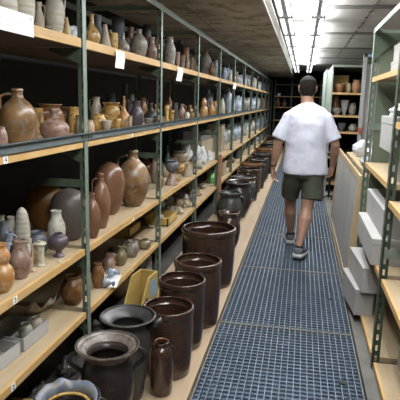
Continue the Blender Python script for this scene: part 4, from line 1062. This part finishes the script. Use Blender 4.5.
def hand(w_, d, side, back):
    """w_ wrist, d pointing direction, side = towards thumb, back = back of hand"""
    w_, d, side, back = Vector(w_), Vector(d).normalized(), Vector(side).normalized(), Vector(back).normalized()
    B.loft([(w_-d*.01, .026, .022), (w_+d*.03, .034, .018), (w_+d*.06, .040, .017), (w_+d*.088, .038, .014)], 14, xdir=tuple(side))
    for k, (off, ln) in enumerate(((.026, .074), (.009, .084), (-.008, .078), (-.025, .062))):
        r0 = w_+d*.08+side*off; p1 = r0+d*ln*.42-back*.012; p2 = p1+d*ln*.20-back*.024; p3 = p2+d*ln*.02-back*.022
        B.tube([r0-d*.02, r0, p1, p2, p3], [.0092, .0092, .0085, .0078, .006], 8)
    t0 = w_+d*.02+side*.022; t1 = t0+side*.022+d*.022-back*.006; t2 = t1+d*.028+side*.006-back*.008; t3 = t2+d*.022-back*.008
    B.tube([t0, t1, t2, t3], [.013, .011, .0095, .007], 8)
hand((-.262, 5.205, .83), (.06, .10, -1), (.35, .9, 0), (-.9, .35, 0))
hand((.322, 5.305, .868), (-.22, .25, -1), (-.6, .75, 0), (.8, .5, 0))
def leg(hp, kn, an, toe):
    hp, kn, an, toe = map(Vector, (hp, kn, an, toe))
    bk = Vector((0, -.018, 0))
    B.loft([(hp, .085, .095), (hp.lerp(kn, .5), .076, .080), (kn, .060, .060), (kn.lerp(an, .12), .056, .056), (kn.lerp(an, .32)+bk, .065, .066), (kn.lerp(an, .62)+bk*.5, .050, .050), (kn.lerp(an, .88), .036, .037), (an, .032, .036), (an-Vector((0, 0, .05)), .032, .04)], 18)
RA, LA = Vector((.040, 4.915, .135)), Vector((-.055, 5.50, .105))
leg((.125, 5.19, .86), (.095, 5.10, .475), RA, RA)
leg((-.04, 5.21, .86), (-.075, 5.40, .485), LA, LA)
body = mp(B, 'body', 'skin', .006, 3)
# hair
Hh = MB()
Hh.loft([((.032, 5.195, 1.545), .048, .035), ((.032, 5.195, 1.575), .066, .052), ((.032, 5.205, 1.605), .080, .074), ((.032, 5.22, 1.64), .0835, .090), ((.032, 5.232, 1.675), .082, .100), ((.032, 5.235, 1.705), .070, .092), ((.032, 5.232, 1.73), .045, .065), ((.032, 5.23, 1.742), .015, .02)], 24)
mp(Hh, 'hair', 'hair', .008, 2)
# T-shirt
S = MB()
S.loft([((.052, 5.19, .80), .218, .155), ((.052, 5.19, .815), .222, .158), ((.052, 5.19, .92), .212, .15), ((.048, 5.195, 1.05), .205, .145), ((.045, 5.195, 1.18), .207, .145), ((.043, 5.2, 1.28), .212, .142),
        ((.042, 5.2, 1.36), .215, .125), ((.042, 5.2, 1.405), .192, .105), ((.041, 5.203, 1.43), .155, .09), ((.040, 5.205, 1.45), .110, .080), ((.038, 5.21, 1.465), .080, .074)], 32)
for sh, el in (((-.125, 5.2, 1.36), (-.222, 5.175, 1.13)), ((.21, 5.2, 1.36), (.316, 5.175, 1.13))):
    sh, el = Vector(sh), Vector(el)
    S.loft([(sh+Vector((0, 0, .03)), .05, .07), (sh, .066, .08), (sh.lerp(el, .35), .066, .078), (sh.lerp(el, .7), .070, .076), (sh.lerp(el, .97), .074, .078), (el, .073, .077)], 18)
so_ = mp(S, 't_shirt', 'shirt', .009, 3)
tx = bpy.data.textures.new('folds', 'CLOUDS'); tx.noise_scale = .16
d_ = so_.modifiers.new('d', 'DISPLACE'); d_.texture = tx; d_.strength = .022; d_.mid_level = .5
# shorts
K = MB()
K.loft([((.048, 5.19, .95), .185, .135), ((.048, 5.19, .88), .20, .145), ((.048, 5.19, .80), .205, .145), ((.045, 5.19, .76), .20, .13)], 28)
K.loft([((.128, 5.19, .84), .098, .13), ((.132, 5.175, .72), .104, .122), ((.135, 5.15, .60), .106, .112), ((.136, 5.135, .545), .106, .110)], 22)
K.loft([((-.035, 5.2, .84), .098, .13), ((-.055, 5.23, .72), .098, .118), ((-.075, 5.29, .60), .092, .108), ((-.08, 5.31, .55), .092, .106)], 22)
ko = mp(K, 'shorts', 'shorts', .008, 2)
d_ = ko.modifiers.new('d', 'DISPLACE'); d_.texture = tx; d_.strength = .02; d_.mid_level = .5
def shoe(an, yaw, pitch, z0):
    mx = Matrix.Translation(Vector((an.x, an.y, z0))) @ Matrix.Rotation(yaw, 4, 'Z') @ Matrix.Rotation(pitch, 4, 'X') @ Matrix.Diagonal((1.28, 1.08, 1.2, 1))
    def ring(y, w_, z0_, z1_): return [mx @ Vector(p) for p in ((-w_, y, z0_), (w_, y, z0_), (w_*.92, y, z1_*.6+z0_*.4), (w_*.55, y, z1_), (-w_*.55, y, z1_), (-w_*.92, y, z1_*.6+z0_*.4))]
    U = MB(); rs = [ring(-.065, .024, .028, .075), ring(-.05, .036, .026, .098), ring(.0, .040, .026, .105), ring(.05, .042, .026, .088), ring(.11, .050, .026, .068), ring(.165, .046, .026, .052), ring(.20, .028, .028, .042)]
    v = [p for r in rs for p in r]; n = len(rs)
    U.add(v, [(i*6+k, i*6+(k+1) % 6, i*6+6+(k+1) % 6, i*6+6+k) for i in range(n-1) for k in range(6)]+[tuple(reversed(range(6))), tuple(range((n-1)*6, n*6))])
    o = mp(U, 'shoe', 'shoe'); sd = o.modifiers.new('s', 'SUBSURF'); sd.levels = 2; sd.render_levels = 2
    V = MB(); pr_ = [(-.075, .026), (-.06, .036), (0, .041), (.05, .043), (.11, .053), (.165, .048), (.205, .030), (.215, .012)]
    vv = []
    for y, w_ in pr_:
        for (x, z) in ((-w_, .002), (w_, .002), (w_, .032), (-w_, .032)): vv.append(mx @ Vector((x, y, z)))
    n = len(pr_)
    V.add(vv, [(i*4+k, i*4+(k+1) % 4, i*4+4+(k+1) % 4, i*4+4+k) for i in range(n-1) for k in range(4)]+[(3, 2, 1, 0), (4*n-4, 4*n-3, 4*n-2, 4*n-1)])
    s2 = mp(V, 'sole', 'sole'); s2.parent = o; s2.location = (0, 0, 0)
    W = MB().tube([mx @ Vector((.0, -.02, .080)), mx @ Vector((0, -.02, .098))], .042, 14); mp(W, 'sock', 'sock')
shoe(Vector((.040, 4.91, 0)), -.20, -.10, .022)
shoe(Vector((-.055, 5.50, 0)), .05, 0.0, .003)
wb = MB(); wc = Vector((-.258, 5.197, .865))
wb.tube([wc+Vector((.028*math.cos(a), .026*math.sin(a), .004*math.cos(a))) for a in [2*math.pi*k/20 for k in range(20)]], .0075, 8, closed=True)
mp(wb, 'wristwatch', 'black')
